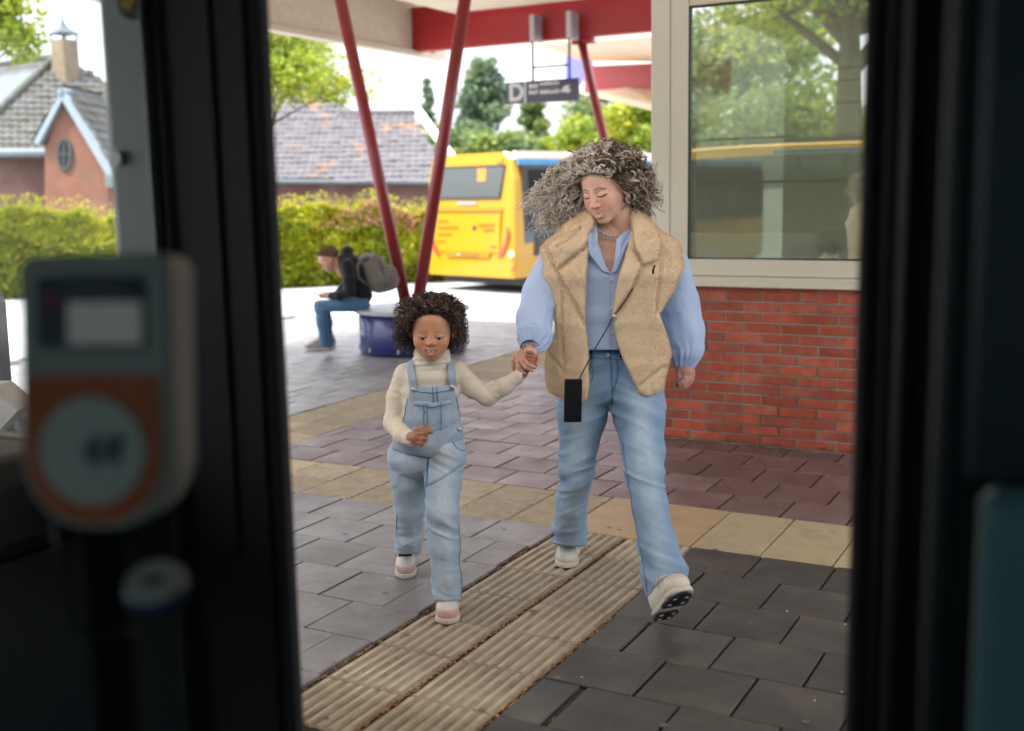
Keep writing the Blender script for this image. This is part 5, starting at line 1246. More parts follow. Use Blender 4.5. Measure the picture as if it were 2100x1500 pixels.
c5h = lambda rows: W.pts([(1020 + .4 * x, 280 + .4 * y, d, r * .4) for x, y, d, r in rows])
# the free hand hangs half closed beside the waistcoat
hr = [(c5h([(962, 1165, 4.49, 36), (965, 1205, 4.485, 42)]), .006), (c5h([(985, 1200, 4.49, 28), (975, 1245, 4.47, 25)]), .006), (c5h([(940, 1190, 4.485, 26), (932, 1235, 4.47, 17), (926, 1262, 4.465, 12), (924, 1276, 4.465, 9)]), .005),
      (c5h([(992, 1225, 4.49, 17), (985, 1262, 4.475, 14.5), (958, 1282, 4.46, 12.5), (938, 1288, 4.455, 10)]), .003), (c5h([(978, 1225, 4.475, 17), (972, 1256, 4.46, 14), (952, 1272, 4.45, 12), (936, 1278, 4.448, 10)]), .003),
      (c5h([(965, 1222, 4.468, 16), (960, 1247, 4.452, 13.5), (945, 1260, 4.445, 11.5), (932, 1266, 4.445, 9)]), .003), (c5h([(1000, 1215, 4.505, 16), (996, 1250, 4.495, 13), (975, 1276, 4.485, 11), (958, 1284, 4.48, 9)]), .003)]
Pr, Fr = hand_mesh(W, hr, W.L(1378, 808, 4.56) - .02, W.L(1432, 730, 4.40) + np.array([.02, .2, .02]))
Pc, Fc, mk = make_head(HH, smile=2.0, openm=.028)
SK = (.80, .475, .32)
hc = mixc(SK, [(np.clip(fbm(Pc * 5, 3) * .5 + .1, 0, 1), (.72, .40, .26), .5), (mk['cheek'], (.78, .34, .23), .55), (mk['nose'], (.74, .33, .24), .5), (mk['lip'], (.60, .24, .21), .8), (mk['mouth'], (.20, .06, .05), 1.), 
                (mk['brow'], (.10, .055, .035), .9), (mk['lash'], (.025, .015, .012), .95), (mk['nostril'], (.16, .06, .04), .9), (mk['scalp'], (.13, .10, .08), .9)])
Hw = HC + (Pc * HH) @ hr_.T
def join(parts):
    V_, Fo, Co, b = [], [], [], 0
    for p, f, c in parts: V_.append(p); Fo.append(f + b); Co.append(c if np.ndim(c) == 2 else np.tile(c, (len(p), 1))); b += len(p)
    return np.concatenate(V_), np.concatenate(Fo), np.concatenate(Co)
flush = lambda P_, base, red: mixc(base, [(np.clip(fbm(P_ * 40, 2) + .25, 0, 1), red, .5)])
bc = mixc(SK, [(np.clip(fbm(Pb * 20, 2) * .6 + .35, 0, 1), (.74, .40, .27), .6)])
V_, F_, C_ = join([(Hw, Fc, hc), (Pb, Fb, bc), (Ph, Fh, flush(Ph, (.60, .34, .25), (.58, .24, .19))), (Pr, Fr, flush(Pr, (.50, .26, .18), (.5, .22, .15)))])
wbody = W.obj('body', V_, F_, M['skin'], C_)
for rows in ([(505, 1225), (552, 1290)], [(690, 1160), (752, 1182)], [(755, 1095), (795, 1125)]):
    a, b = [W.L(1030 + .08664 * x, 660 + .08664 * y, 4.1945) for x, y in rows]; MB().tube([a, (a + b) / 2, b], [.0024, .0030, .0012], 6).obj('nail', M['nail'], wbody, True)
a, b = c5h([(924, 1262, 4.452, 4)])[0][0], c5h([(921, 1280, 4.455, 4)])[0][0]; MB().tube([a, b], [.0045, .003], 6).obj('nail', M['nail'], wbody, True)
# teeth between the lips
MB().tube([HC + (np.array([x, -.400 + abs(x) ** 2 * 3.6, -.284 + abs(x) ** 2 * 2.4]) * HH) @ hr_.T for x in np.linspace(-.098, .098, 11)], [.0022] + [.0046] * 9 + [.0022], 8).obj('teeth', mat('teeth', (.78, .72, .62), .3), wbody, True)
# shirt: body with a V neck, puffed sleeves, collar
g = Field((-.32, -.30, .70), (.32, .28, 1.46), .005)
g.chain(W.pts([(1250, 474, 4.46, 52), (1246, 505, 4.46, 92), (1246, 560, 4.455, 104), (1244, 640, 4.45, 104), (1244, 722, 4.455, 96), (1246, 760, 4.46, 100)]), .03, (1, .66, .36))
X, Y, Z = full(g); PXa, PYa = W.pix(X, Y, Z)
vcut = poly_sd(PXa, PYa, c5([(470, 380), (515, 540), (548, 640), (580, 700), (600, 640), (622, 570), (700, 480), (700, 380)])) * 4.35 / FPX
hem = (PYa - 718 + .0 * PXa) * 4.35 / FPX
g.v = np.maximum(smax(g.v, -np.maximum(vcut, Y - .03), .004), hem).astype(np.float32)
P_, F = g.mesh(); P_ = smooth_v(P_, F, 1); N_ = vnormals(P_, F)
P_ = P_ + N_ * (.004 * fbm(P_ * np.array([11, 8, 6.]), 2) + .005 * fbm(P_ * np.array([26, 20, 5.]) + 5, 1))[:, None]
P_, _ = groove(W, P_, F, [c5([(585, 705), (588, 900), (590, 1085)])], 2.2, .004)
shirt = W.obj('shirt', P_, F, M['stripe']); put_stripe(shirt, P_[:, 0] + .006 * fbm(P_ * 7, 2)); SP, SF = P_, F
for x, y in ((612, 607), (585, 740), (588, 880), (590, 1010)): c_ = on_surf(P_, F, W, 1020 + .4 * x, 280 + .4 * y, .001); MB().tube([c_, c_ + np.array([0, -.003, 0])], .0052, 12).obj('button', M['pearl'], shirt, True)
def sleeve(ps, rows, seed, cuff, name='sleeve', h=.0045):
    pts = ps.pts(rows); q = np.array([p for p, r in pts]); rm = max(r for p, r in pts) + .02
    g = Field(q.min(0) - rm, q.max(0) + rm, h); g.chain(pts, .015); P_, F = g.mesh(); P_ = smooth_v(P_, F, 1); ang, pos = axis_param(P_, pts); N_ = vnormals(P_, F)
    tot = pos.max(); e = np.exp(-((tot - pos) / cuff) ** 2)
    P_ = P_ + N_ * (.0075 * fbm(np.stack([np.cos(ang) * 1.6, np.sin(ang) * 1.6, pos * 5 + seed], -1), 2) + e * .0045 * np.sin(ang * 15 + 2 * np.sin(ang * 3 + seed)) + .004 * fbm(np.stack([np.cos(ang) * 3, np.sin(ang) * 3, pos * 20 + seed], -1), 2))[:, None]
    o = ps.obj(name, P_, F, M['stripe'], parent=shirt); put_stripe(o, ang * .055); return P_, F, o
sleeve(W, [(1140, 545, 4.45, 40), (1110, 605, 4.40, 38), (1096, 655, 4.32, 35), (1096, 688, 4.27, 34), (1093, 701, 4.245, 25)], 1., .035)
sleeve(W, [(1368, 545, 4.48, 44), (1388, 620, 4.52, 44), (1402, 680, 4.52, 41), (1408, 715, 4.51, 34), (1404, 742, 4.50, 21)], 2., .045)
def plate(ps, poly, d, thick, name, m, parent, bulge=0., tilt=None):
    """small cloth piece: outline at depth d, thick, gently bulged"""
    c_ = np.mean(poly, 0); rings = []
    for f_ in (1., .75, .4): rings.append([ps.L(c_[0] + (x - c_[0]) * f_, c_[1] + (y - c_[1]) * f_, d(x, y) - bulge * (1 - f_)) for x, y in poly])
    n = len(poly); v = [p for r_ in rings for p in r_] + [p + np.array([0, thick, 0]) for p in rings[0]]
    f = [(i * n + k, i * n + (k + 1) % n, (i + 1) * n + (k + 1) % n, (i + 1) * n + k) for i in range(2) for k in range(n)] + [tuple(range(2 * n, 3 * n))] + [(k, 3 * n + k, 3 * n + (k + 1) % n, (k + 1) % n) for k in range(n)] + [tuple(range(3 * n, 4 * n))[::-1]]
    return MB().add(v, f).obj(name, m, parent, False)
for poly, dd in ((c5([(487, 420), (505, 440), (517, 500), (512, 555), (522, 600), (575, 700), (540, 690), (470, 600), (462, 540), (470, 480)]), 4.305),
                 (c5([(700, 430), (690, 470), (640, 500), (612, 525), (598, 660), (583, 700), (610, 690), (640, 620), (662, 560), (690, 500), (705, 460)]), 4.305)):
    o = plate(W, poly, lambda x, y: dd + .10 * max(0, (500 - y)) / 60., .006, 'collar', M['stripe'], shirt, .004); put_stripe(o, [v_.co.x * .8 + v_.co.z * .45 for v_ in o.data.vertices])
# waistcoat
polyL = c5([(490, 385), (430, 395), (330, 455), (262, 515), (205, 560), (188, 630), (192, 690), (225, 780), (262, 860), (292, 970), (300, 1040), (268, 1055), (250, 1095), (248, 1180), (250, 1250), (262, 1300), (300, 1325), (345, 1338), (400, 1350), (432, 1360), (458, 1348), (470, 1275), (464, 1190), (464, 1080), (448, 960), (444, 880), (450, 760), (462, 600), (474, 500), (492, 430)])
polyR = c5([(690, 372), (735, 372), (800, 430), (850, 452), (905, 482), (952, 540), (970, 600), (968, 650), (945, 710), (905, 800), (838, 912), (862, 980), (885, 1050), (898, 1110), (888, 1170), (872, 1230), (858, 1300), (815, 1325), (768, 1336), (722, 1312), (690, 1240), (642, 1140), (606, 1040), (590, 960), (584, 900), (598, 800), (616, 720), (640, 640), (664, 560), (684, 470)])
hull = c5([(490, 385), (430, 395), (330, 455), (262, 515), (205, 560), (188, 630), (225, 780), (292, 970), (268, 1055), (250, 1095), (250, 1250), (262, 1300), (345, 1330), (600, 1330), (768, 1330), (858, 1300), (898, 1110), (862, 980), (838, 912), (905, 800), (970, 640), (952, 540), (905, 482), (800, 430), (735, 372), (690, 372)])
g = Field((-.36, -.30, .64), (.36, .30, 1.50), .005)
g.chain(W.pts([(1253, 440, 4.44, 52), (1253, 470, 4.45, 92), (1252, 505, 4.46, 140), (1252, 560, 4.46, 160), (1248, 650, 4.455, 150), (1250, 740, 4.455, 144), (1250, 835, 4.455, 150)]), .03, (1, .64, .30))
X, Y, Z = full(g); PXa, PYa = W.pix(X, Y, Z); T = g.v.copy(); s_ = 4.35 / FPX
front = np.minimum(poly_sd(PXa, PYa, polyL), poly_sd(PXa, PYa, polyR)) * s_; back = poly_sd(PXa, PYa, hull) * s_
mask = np.where(Y < .02, front, back)
v = smax(smax(T, -(T + .030), .008), mask, .022)
lap = [c5([(492, 388), (425, 402), (330, 462), (246, 560), (250, 600), (300, 695), (360, 640), (425, 590), (462, 540), (478, 450)]), c5([(690, 376), (738, 374), (800, 432), (842, 520), (846, 575), (828, 642), (748, 668), (702, 582), (690, 500)])]
for l_ in lap: v = smin(v, smax(smax(T - .042, -(T + .005), .006), np.maximum(poly_sd(PXa, PYa, l_) * s_, Y), .034), .010)
for l_ in [c5([(300, 690), (420, 592), (466, 560), (450, 760), (444, 900), (448, 962), (400, 850), (345, 770)]), c5([(662, 580), (702, 580), (748, 668), (700, 770), (640, 860), (596, 940), (584, 900), (612, 740)])]:
    v = smin(v, smax(smax(T - .026, -(T + .005), .006), np.maximum(poly_sd(PXa, PYa, l_) * s_, Y), .026), .010)
g.v = v.astype(np.float32)
for a, b, r0, r1 in ((W.L(1200, 462, 4.34), W.L(1232, 432, 4.52), 9, 15), (W.L(1232, 432, 4.52), W.L(1282, 430, 4.52), 15, 15), (W.L(1282, 430, 4.52), W.L(1312, 455, 4.36), 15, 12)): g.cone(a, b, W.r(r0), W.r(r1), .025)
P_, F = g.mesh(); P_ = smooth_v(P_, F, 2); N_ = vnormals(P_, F)
P_ = P_ + N_ * (.013 * fbm(P_ * np.array([9, 9, 2.6]) + 2, 1) + .0010 * fbm(P_ * np.array([24, 20, 9.]), 2))[:, None]
P_, kg = groove(W, P_, F, [c5([(246, 570), (300, 692), (345, 780), (400, 860), (446, 962)]), c5([(300, 692), (425, 590), (462, 555)]), c5([(748, 668), (828, 642), (850, 560)]), c5([(850, 575), (835, 740), (818, 905)]), c5([(702, 582), (748, 668), (690, 790), (590, 945)]), c5([(716, 1292), (790, 1230), (862, 1180)]), c5([(252, 1095), (300, 1150), (330, 1200)]), c5([(300, 560), (360, 520), (420, 470)]), c5([(330, 800), (330, 1000), (345, 1200)])], 4.0, .010)
fb = fbm(P_ * 9 + 3, 3)
FURC = mixc((.82, .67, .45), [(np.clip(fb, 0, 1), (.83, .68, .46), .6), (np.clip(-fb, 0, 1), (.74, .58, .36), .6)])
vest = W.obj('waistcoat', P_, F, M['fur'], FURC)
rs = np.random.RandomState(4); N_ = vnormals(P_, F); q = P_[F].mean(1); nf = N_[F[:, 0]]; keep = (nf[:, 1] < .35); F2 = F[keep]
fi_col = (.80, .63, .40); fur(P_, F2, 190000, .0062, .0006, M['fur'], vest, np.tile(fi_col, (190000, 1)), rs, (0, 0, -.9))
VP, VF = P_, F
MB().tube([W.L(1343, 545, 4.235), W.L(1340, 552, 4.232), W.L(1339, 562, 4.232)], [.004, .0042, .0045], 8).obj('toggle', M['black'], vest, True)
# necklace and bracelet
nk = spline([W.L(x, y, d) for x, y, d in ((1224, 462, 4.40), (1228, 473, 4.368), (1243, 483, 4.355), (1258, 487, 4.352), (1275, 485, 4.358), (1290, 474, 4.38))], 30)
bw = [(.30, .36, .34), (.5, .48, .42), (.16, .20, .20)]; nm_ = [mat('bead', c_, .25, coat=.3) for c_ in bw] + [mat('amber_bead', (.5, .2, .06), .25)]
neck_ = MB().tube(nk, .0016, 5).obj('necklace', M['cord'], W.root, True)
beads = [MB() for _ in range(4)]
for i, p in enumerate(nk):
    k = 3 if 22 <= i < 26 else (i * 7) % 3; bmx = bmesh.new(); bmesh.ops.create_icosphere(bmx, subdivisions=1, radius=.0036 + .0008 * ((i * 5) % 3)); beads[k].bm(bmx, Matrix.Translation(Vector(p)))
for k in range(4): tag(beads[k].obj('beads', nm_[k], neck_, True), kind='stuff')
bc_ = [W.L(1030 + .08664 * (648 + 205 * math.cos(a)), 660 + .08664 * (600 - 150 * math.sin(a)), 4.216 - .020 * math.sin(a)) for a in np.linspace(R(-8), R(188), 22)]
br = MB().tube(bc_, .0030, 6).obj('bracelet', M['cord'], wbody, True)
mb = MB()
for i, p in enumerate(bc_[3:-3]):
    bmx = bmesh.new(); bmesh.ops.create_icosphere(bmx, subdivisions=1, radius=.0036); mb.bm(bmx, Matrix.Translation(Vector(p) + Vector((0, -.0012, 0))))
tag(mb.obj('beads', mat('dark_red_bead', (.10, .02, .015), .3, coat=.3), br, True), kind='stuff')
# shoes
M['shoe_seam'] = mat('shoe_seam', (.42, .40, .35), .7)
TR_ = [M['trainer'], M['sole_w'], M['lace_w'], (.66, .62, .52), (.60, .57, .49), (.70, .66, .56)]
tl = lambda v_: W.Rm.T @ (np.array(v_) - W.o)
shoe(W, tl(on_z(1168, 1127, .004)), tl(on_z(1161, 1164, .004)), .255, .098, .095, TR_, lace=True, lace0=.5, seams=M['shoe_seam'], tread=M['sole_k'])
up_, out_ = shoe(W, tl(on_z(1357, 1270, .012)), W.L(1397, 1221, 3.925), .262, .100, .098, TR_, roll=.05, seams=M['shoe_seam'], tread=M['sole_k'])
# phone on its strap
ph = W.pts([(1175, 822, 4.225, 1)])[0][0]; pw = W.o + W.Rm @ ph
phone = thing('phone', 'black phone hanging on a cord across the tan waistcoat', 'phone', tuple(pw), YAWC + .10)
PMx = Matrix.Rotation(R(1.5), 4, 'Y')
MB().bevbox(-.0335, .0335, -.005, .005, -.081, .081, .0045, PMx, 2).obj('case', mat('phone_case', (.012, .012, .016), .45), phone)
MB().bevbox(-.0300, .0300, -.0058, -.0048, -.0775, .0775, .0003, PMx).obj('screen', M['black'], phone)
MB().bevbox(.0336, .0350, -.002, .002, .02, .045, .0006, PMx).obj('side_button', M['galv'], phone)
ploc = lambda q: Matrix.Rotation(-.10, 4, 'Z') @ Vector(np.asarray(q) - ph)
st = spline([on_surf(VP, VF, W, x, y, .010) if i else None for i, (x, y) in enumerate([(0, 0)])][1:] + [on_surf(VP, VF, W, x, y, .013) for x, y in ((1300, 592), (1284, 618), (1264, 646))] + [W.L(1246, 672, 4.268), W.L(1226, 706, 4.255)] + [W.L(1203, 748, 4.235), W.L(1188, 778, 4.226)], 40)
MB().tube([ploc(p) for p in st], .0023, 6).obj('strap', M['cord'], phone, True)
MB().tube([ploc(W.L(1188, 778, 4.226)), ploc(W.L(1190, 786, 4.226))], .0042, 8).obj('strap_end', M['cord'], phone, True)
MB().tube([ploc(W.L(x, y, 4.226)) for x, y in ((1159, 778), (1163, 781), (1168, 784))], .0028, 6).obj('strap_end', M['cord'], phone, True)
# hair
def scalp_roots(Hw, Fc, mk, rs, n, sel=None):
    k = np.where(mk['scalp'] > .6)[0]
    if sel is not None: k = k[sel(Hw[k])]
    i = rs.choice(k, n); return Hw[i], vnormals(Hw, Fc)[i]
rs = np.random.RandomState(9)
hx, hy_, hz_ = HC
def paths(roots, nrm, ctrl, n):
    """smooth paths from the roots through control offsets; ctrl gives points (N,3) per stage"""
    A = np.stack([roots] + ctrl, 1); t = np.linspace(0, A.shape[1] - 1 - 1e-6, n); i = t.astype(int); f = (t - i)[None, :, None]
    Pd = np.concatenate([2 * A[:, :1] - A[:, 1:2], A, 2 * A[:, -1:] - A[:, -2:-1]], 1)
    a, b, c, d = Pd[:, i], Pd[:, i + 1], Pd[:, i + 2], Pd[:, i + 3]
    return .5 * (2 * b + (c - a) * f + (2 * a - 5 * b + 4 * c - d) * f ** 2 + (3 * b - a - 3 * c + d) * f ** 3)
def LP(ps, px, py, d): return np.stack([ps.L(a, b, c) for a, b, c in zip(px, py, d)])
def colmix(rs, n, pal, w): c = np.array(pal)[rs.choice(len(pal), n, p=w)]; return c * rs.uniform(.8, 1.2, (n, 1))
GREY = [(.92, .82, .69), (.70, .59, .47), (.97, .91, .82), (.22, .17, .125)]; DARK = [(.085, .062, .045), (.32, .24, .165), (.74, .62, .47), (.17, .125, .085)]
def lock(ps, n, roots, nrm, mid, tip, cr, pitch, rad, pal, wts, sm, stp, lift=.03, P_n=42, name='curls', grow=.2):
    """one family of locks: mid and tip are (px, py, depth) centres, sm/st their scatter"""
    # strands that leave the scalp side by side keep together
    key = (roots - roots.mean(0)); key = key / (np.abs(key).max(0) + 1e-9)
    cl = rs.randint(0, max(1, n // 3), n); jit = np.random.RandomState(3).normal(size=(n, 6))[cl] + rs.normal(0, .22, (n, 6))
    m_ = LP(ps, mid[0] + jit[:, 0] * sm[0] + key[:, 0] * sm[3], mid[1] + jit[:, 1] * sm[1] - key[:, 2] * sm[3], mid[2] + jit[:, 2] * sm[2]); t_ = LP(ps, tip[0] + jit[:, 3] * stp[0] + key[:, 0] * stp[3], tip[1] + jit[:, 4] * stp[1] - key[:, 2] * stp[3], tip[2] + jit[:, 5] * stp[2])
    b = paths(roots, nrm, [roots + nrm * lift * rs.uniform(.6, 1.2, (n, 1)), m_, t_], P_n)
    cn_ = curl(b, rs, cr, pitch, grow); ns = 4; off = rs.normal(size=(n, ns, 1, 3)) * .0019 * (1.1 - .5 * np.linspace(0, 1, P_n))[None, None, :, None]
    full_ = curl((cn_[:, None] + off).reshape(n * ns, P_n, 3), rs, .0014, .06, .2); cc_ = np.repeat(colmix(rs, n, pal, wts), ns, 0) * rs.uniform(.86, 1.14, (n * ns, 1))
    return strands(full_, np.full(n * ns, rad * .72) * rs.uniform(.6, 1.25, n * ns), name, M['hair'], ps.root, cc_)
hair = W.obj('hair', *(lambda g: (lambda P_, F: (P_, F, M['hair'], (lambda a: np.where((a < 1215)[:, None], (.26, .225, .195), (.05, .04, .032)))(W.pix(P_[:, 0], P_[:, 1], P_[:, 2])[0])))(*g.mesh()))(
    Field(HC - .24, HC + .24, .006).ell(HC + hr_ @ (np.array([0, .115, .20]) * HH), np.array([.345, .39, .325]) * HH, .02, hr_).ell(W.L(1300, 380, 4.44), (.045, .06, .09), .03).ell(W.L(1180, 395, 4.485), (.045, .045, .075), .03)))
A_ = lambda f: (lambda p: f(*W.pix(p[:, 0], p[:, 1], p[:, 2])))
def fam(n, sel, *a, **k):
    r_, n_ = scalp_roots(Hw, Fc, mk, rs, n, sel); o = lock(W, n, r_, n_, *a, **k); o.parent = hair; return o
allr = None
# blown to the left
fam(93, A_(lambda x, y: x < 1245), (1148, 368, 4.45), (1098, 424, 4.45), .012, .060, .0019, GREY, (.42, .26, .22, .10), (14, 12, .03, 14), (14, 14, .03, 16), .035)
fam(93, A_(lambda x, y: x < 1250), (1160, 390, 4.46), (1132, 456, 4.46), .013, .055, .0019, GREY, (.42, .28, .18, .12), (14, 14, .03, 14), (20, 18, .03, 14), .03)
fam(68, A_(lambda x, y: x < 1245), (1178, 372, 4.44), (1165, 440, 4.45), .010, .045, .0019, GREY, (.34, .34, .14, .18), (9, 10, .03, 10), (14, 20, .03, 10), .03)
fam(55, A_(lambda x, y: x < 1250), (1184, 342, 4.42), (1150, 384, 4.44), .012, .055, .0019, GREY, (.34, .32, .14, .20), (12, 9, .03, 10), (18, 12, .03, 10), .035)
fam(16, A_(lambda x, y: x < 1240), (1130, 395, 4.45), (1078, 428, 4.45), .008, .06, .0012, GREY, (.5, .2, .3, .0), (10, 14, .03, 10), (10, 10, .03, 8), .03)
fam(16, A_(lambda x, y: x < 1240), (1120, 410, 4.45), (1108, 474, 4.45), .009, .045, .0012, GREY, (.5, .2, .3, .0), (10, 10, .03, 10), (14, 14, .03, 8), .03)
fam(24, A_(lambda x, y: x < 1250), (1160, 430, 4.47), (1152, 492, 4.47), .010, .04, .0016, GREY, (.45, .25, .25, .05), (14, 10, .03, 10), (14, 10, .03, 8), .03)
# over the crown
fam(105, A_(lambda x, y: y < 372), (1248, 331, 4.42), (1245, 352, 4.52), .012, .05, .0019, DARK, (.28, .36, .20, .16), (26, 7, .05, 26), (30, 12, .05, 20), .024)
fam(31, A_(lambda x, y: (y < 350) & (x > 1205)), (1250, 322, 4.42), (1262, 318, 4.46), .013, .035, .0010, DARK, (.30, .36, .18, .16), (30, 5, .04, 26), (30, 8, .05, 26), .034)
# right-hand mass down to the collar
fam(124, A_(lambda x, y: x > 1238), (1305, 362, 4.40), (1318, 428, 4.40), .012, .045, .0020, DARK, (.34, .30, .22, .14), (13, 16, .03, 18), (16, 18, .03, 16), .04)
fam(93, A_(lambda x, y: x > 1235), (1288, 348, 4.37), (1298, 400, 4.34), .011, .04, .0020, DARK, (.30, .30, .28, .12), (12, 12, .02, 14), (15, 22, .02, 12), .035)
fam(37, A_(lambda x, y: x > 1240), (1322, 370, 4.42), (1336, 420, 4.43), .012, .035, .0011, DARK, (.22, .32, .34, .12), (10, 24, .03, 10), (9, 28, .03, 10), .04)
fam(37, A_(lambda x, y: x > 1240), (1268, 352, 4.315), (1280, 392, 4.30), .007, .04, .0016, DARK, (.38, .26, .24, .12), (4, 8, .012, 6), (6, 16, .012, 8), .012)

# ------------------------------------------------------------------ the child
K_ = Person(885, 1230, 4.28, 'small child in denim dungarees and a cream polo neck running hand in hand', 4.10)
c4 = lambda l: [(740 + .4932 * x, 580 + .4932 * y) for x, y in l]
lL = K_.pts([(838, 930, 4.29, 40), (838, 985, 4.31, 36), (840, 1040, 4.35, 30), (839, 1090, 4.47, 27), (836, 1130, 4.60, 24.5)])
lR = K_.pts([(914, 930, 4.23, 42), (909, 985, 4.18, 36), (906, 1050, 4.12, 33), (910, 1120, 4.13, 31), (914, 1180, 4.16, 29), (917, 1226, 4.17, 27.5)])
g = Field((-.22, -.28, .0), (.22, .42, .74), .0042); g.chain(lL, .015).chain(lR, .015)
g.cone(K_.L(862, 938, 4.26), K_.L(892, 938, 4.255), K_.r(60), K_.r(60), .02, (1, .82, .66)).cone(K_.L(879, 908, 4.26), K_.L(879, 880, 4.26), K_.r(71), K_.r(56), .02, (1, .68, .45))
X, Y, Z = full(g); PXa, PYa = K_.pix(X, Y, Z)
g.v = np.maximum(g.v, poly_sd(PXa, PYa, [(760, 872), (835, 872), (880, 872), (945, 866), (1000, 860), (1000, 1233), (943, 1231), (892, 1231), (872, 1231), (868, 1134), (858, 1136), (811, 1134), (790, 1130)]) * 4.2 / FPX).astype(np.float32)
P_, F = g.mesh(); P_ = smooth_v(P_, F, 1); px, py = K_.pix(P_[:, 0], P_[:, 1], P_[:, 2]); rgt = px > 874
kz = np.where(rgt, .7 * np.exp(-((py - 1075) / 35) ** 2) + .8 * np.exp(-((py - 1205) / 30) ** 2), .6 * np.exp(-((py - 1030) / 30) ** 2) + 1.2 * np.exp(-((py - 1108) / 28) ** 2)) + .7 * np.exp(-((py - 945) / 30) ** 2) + .22
N_ = vnormals(P_, F); n = fbm(np.stack([P_[:, 0] * 6, P_[:, 1] * 6, P_[:, 2] * 25 + np.where(rgt, 12, -10) * P_[:, 0]], -1) + 14, 2)
dsp = (1 - np.abs(n) * 2.4) * .0078 * kz + .0045 * fbm(P_ * np.array([18, 12, 5.]) + 9, 2); P_ = P_ + N_ * dsp[:, None]
P_, kg = groove(K_, P_, F, [c4([(283, 690), (275, 780), (270, 850)]), c4([(270, 850), (330, 820), (420, 760)])], 2, .005); N_ = vnormals(P_, F)
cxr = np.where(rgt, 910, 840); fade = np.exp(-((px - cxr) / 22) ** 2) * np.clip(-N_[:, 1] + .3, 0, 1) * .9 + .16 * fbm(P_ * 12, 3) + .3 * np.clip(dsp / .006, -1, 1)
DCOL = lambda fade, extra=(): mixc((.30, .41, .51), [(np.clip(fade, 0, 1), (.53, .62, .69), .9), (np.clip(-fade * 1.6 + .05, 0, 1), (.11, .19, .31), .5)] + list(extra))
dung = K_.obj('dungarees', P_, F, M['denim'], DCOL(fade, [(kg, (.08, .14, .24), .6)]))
DP, DF = P_, F
for ln in ([(132, 650), (160, 690), (175, 680), (190, 650)], [(380, 660), (400, 690), (432, 700)], [(283, 690), (277, 760), (272, 850)], [(405, 1000), (412, 1060), (418, 1150), (424, 1260), (416, 1310)], [(150, 970), (147, 1040)]): seam(K_, P_, F, c4(ln), .0015, M['seam'], dung)
seam(K_, P_, F, c4([(303, 1316), (350, 1322), (408, 1318)]), .003, M['seam_lt'], dung, 'hem', .0); seam(K_, P_, F, c4([(146, 1122), (190, 1126), (236, 1120)]), .003, M['seam_lt'], dung, 'hem', .0)
# polo neck
g = Field((-.24, -.26, .50), (.36, .26, 1.02), .0042)
tors = K_.pts([(886, 752, 4.25, 40), (884, 768, 4.25, 60), (882, 800, 4.25, 60), (880, 850, 4.255, 58), (878, 905, 4.26, 64)])
g.chain(tors, .02, (1, .72, .42)); T_t = g.v.copy()
aL = K_.pts([(831, 767, 4.25, 22), (815, 815, 4.26, 20.5), (807, 868, 4.23, 19), (826, 893, 4.14, 16.5), (846, 901, 4.08, 14.5)])
aR = K_.pts([(938, 763, 4.25, 22), (968, 795, 4.26, 19.5), (1000, 814, 4.255, 18), (1035, 793, 4.235, 16), (1066, 771, 4.22, 13.5)])
g.chain(aL, .015).chain(aR, .015).cone(K_.L(886, 728, 4.235), K_.L(886, 762, 4.25), K_.r(37), K_.r(42), .012, (1, .92, 1))
g.cone(K_.L(886, 722, 4.235), K_.L(886, 715, 4.235), K_.r(33), K_.r(33), .004, (1, .92, 1), sub=True)
P_, F = g.mesh(); P_ = smooth_v(P_, F, 1); px, py = K_.pix(P_[:, 0], P_[:, 1], P_[:, 2]); N_ = vnormals(P_, F)
angL, posL = axis_param(P_, aL); angR, posR = axis_param(P_, aR)
isL = px < 838; isR = px > 935
fold = np.where(isL, fbm(np.stack([np.cos(angL) * 1.2, np.sin(angL) * 1.2, posL * 55], -1), 2), np.where(isR, fbm(np.stack([np.cos(angR) * 1.2, np.sin(angR) * 1.2, posR * 55], -1), 2), .6 * fbm(P_ * np.array([20, 12, 16.]), 2)))
neckf = np.exp(-((py - 744) / 14) ** 2) * (np.abs(px - 886) < 48)
P_ = P_ + N_ * (.0024 * (1 - 2 * np.abs(fold)) + neckf * .0028 * np.sin(py * .55 + px * .05))[:, None]
top = K_.obj('polo_neck', P_, F, M['cotton'], mixc((.74, .665, .52), [(np.clip(fold, 0, 1), (.79, .73, .60), .6)])); CP_, CF_ = P_, F
# bib, pocket, straps, waistband: layers that follow the chest
tors2 = K_.pts([(886, 752, 4.25, 42), (884, 768, 4.25, 63), (882, 800, 4.25, 63), (880, 850, 4.255, 62), (879, 885, 4.26, 64), (879, 915, 4.26, 70)])
def layer(poly, t0, t1, name, col, rnd=.006, parent=None, back=.0):
    g2 = Field((-.24, -.26, .50), (.36, .26, 1.02), .0036); g2.chain(tors2, .02, (1, .72, .42)); X, Y, Z = full(g2); a, b = K_.pix(X, Y, Z)
    g2.v = smax(smax(g2.v - t1, -(g2.v - t0), .001), np.maximum(poly_sd(a, b, poly) * 4.18 / FPX, Y - back), rnd * .6).astype(np.float32)
    P_, F = g2.mesh(); P_ = smooth_v(P_, F, 1); N_ = vnormals(P_, F); f = .35 + .4 * fbm(P_ * 18 + 3, 3)
    P_ = P_ + N_ * (.0022 * fbm(P_ * 26, 2))[:, None]; return K_.obj(name, P_, F, M['denim'], DCOL(f) * np.asarray(col), parent=parent or dung), P_, F
bib, BP, BF = layer(c4([(205, 425), (290, 435), (385, 420), (395, 470), (408, 545), (425, 610), (432, 670), (350, 700), (250, 705), (140, 690), (172, 580), (192, 500)]), .003, .014, 'bib', 1.)
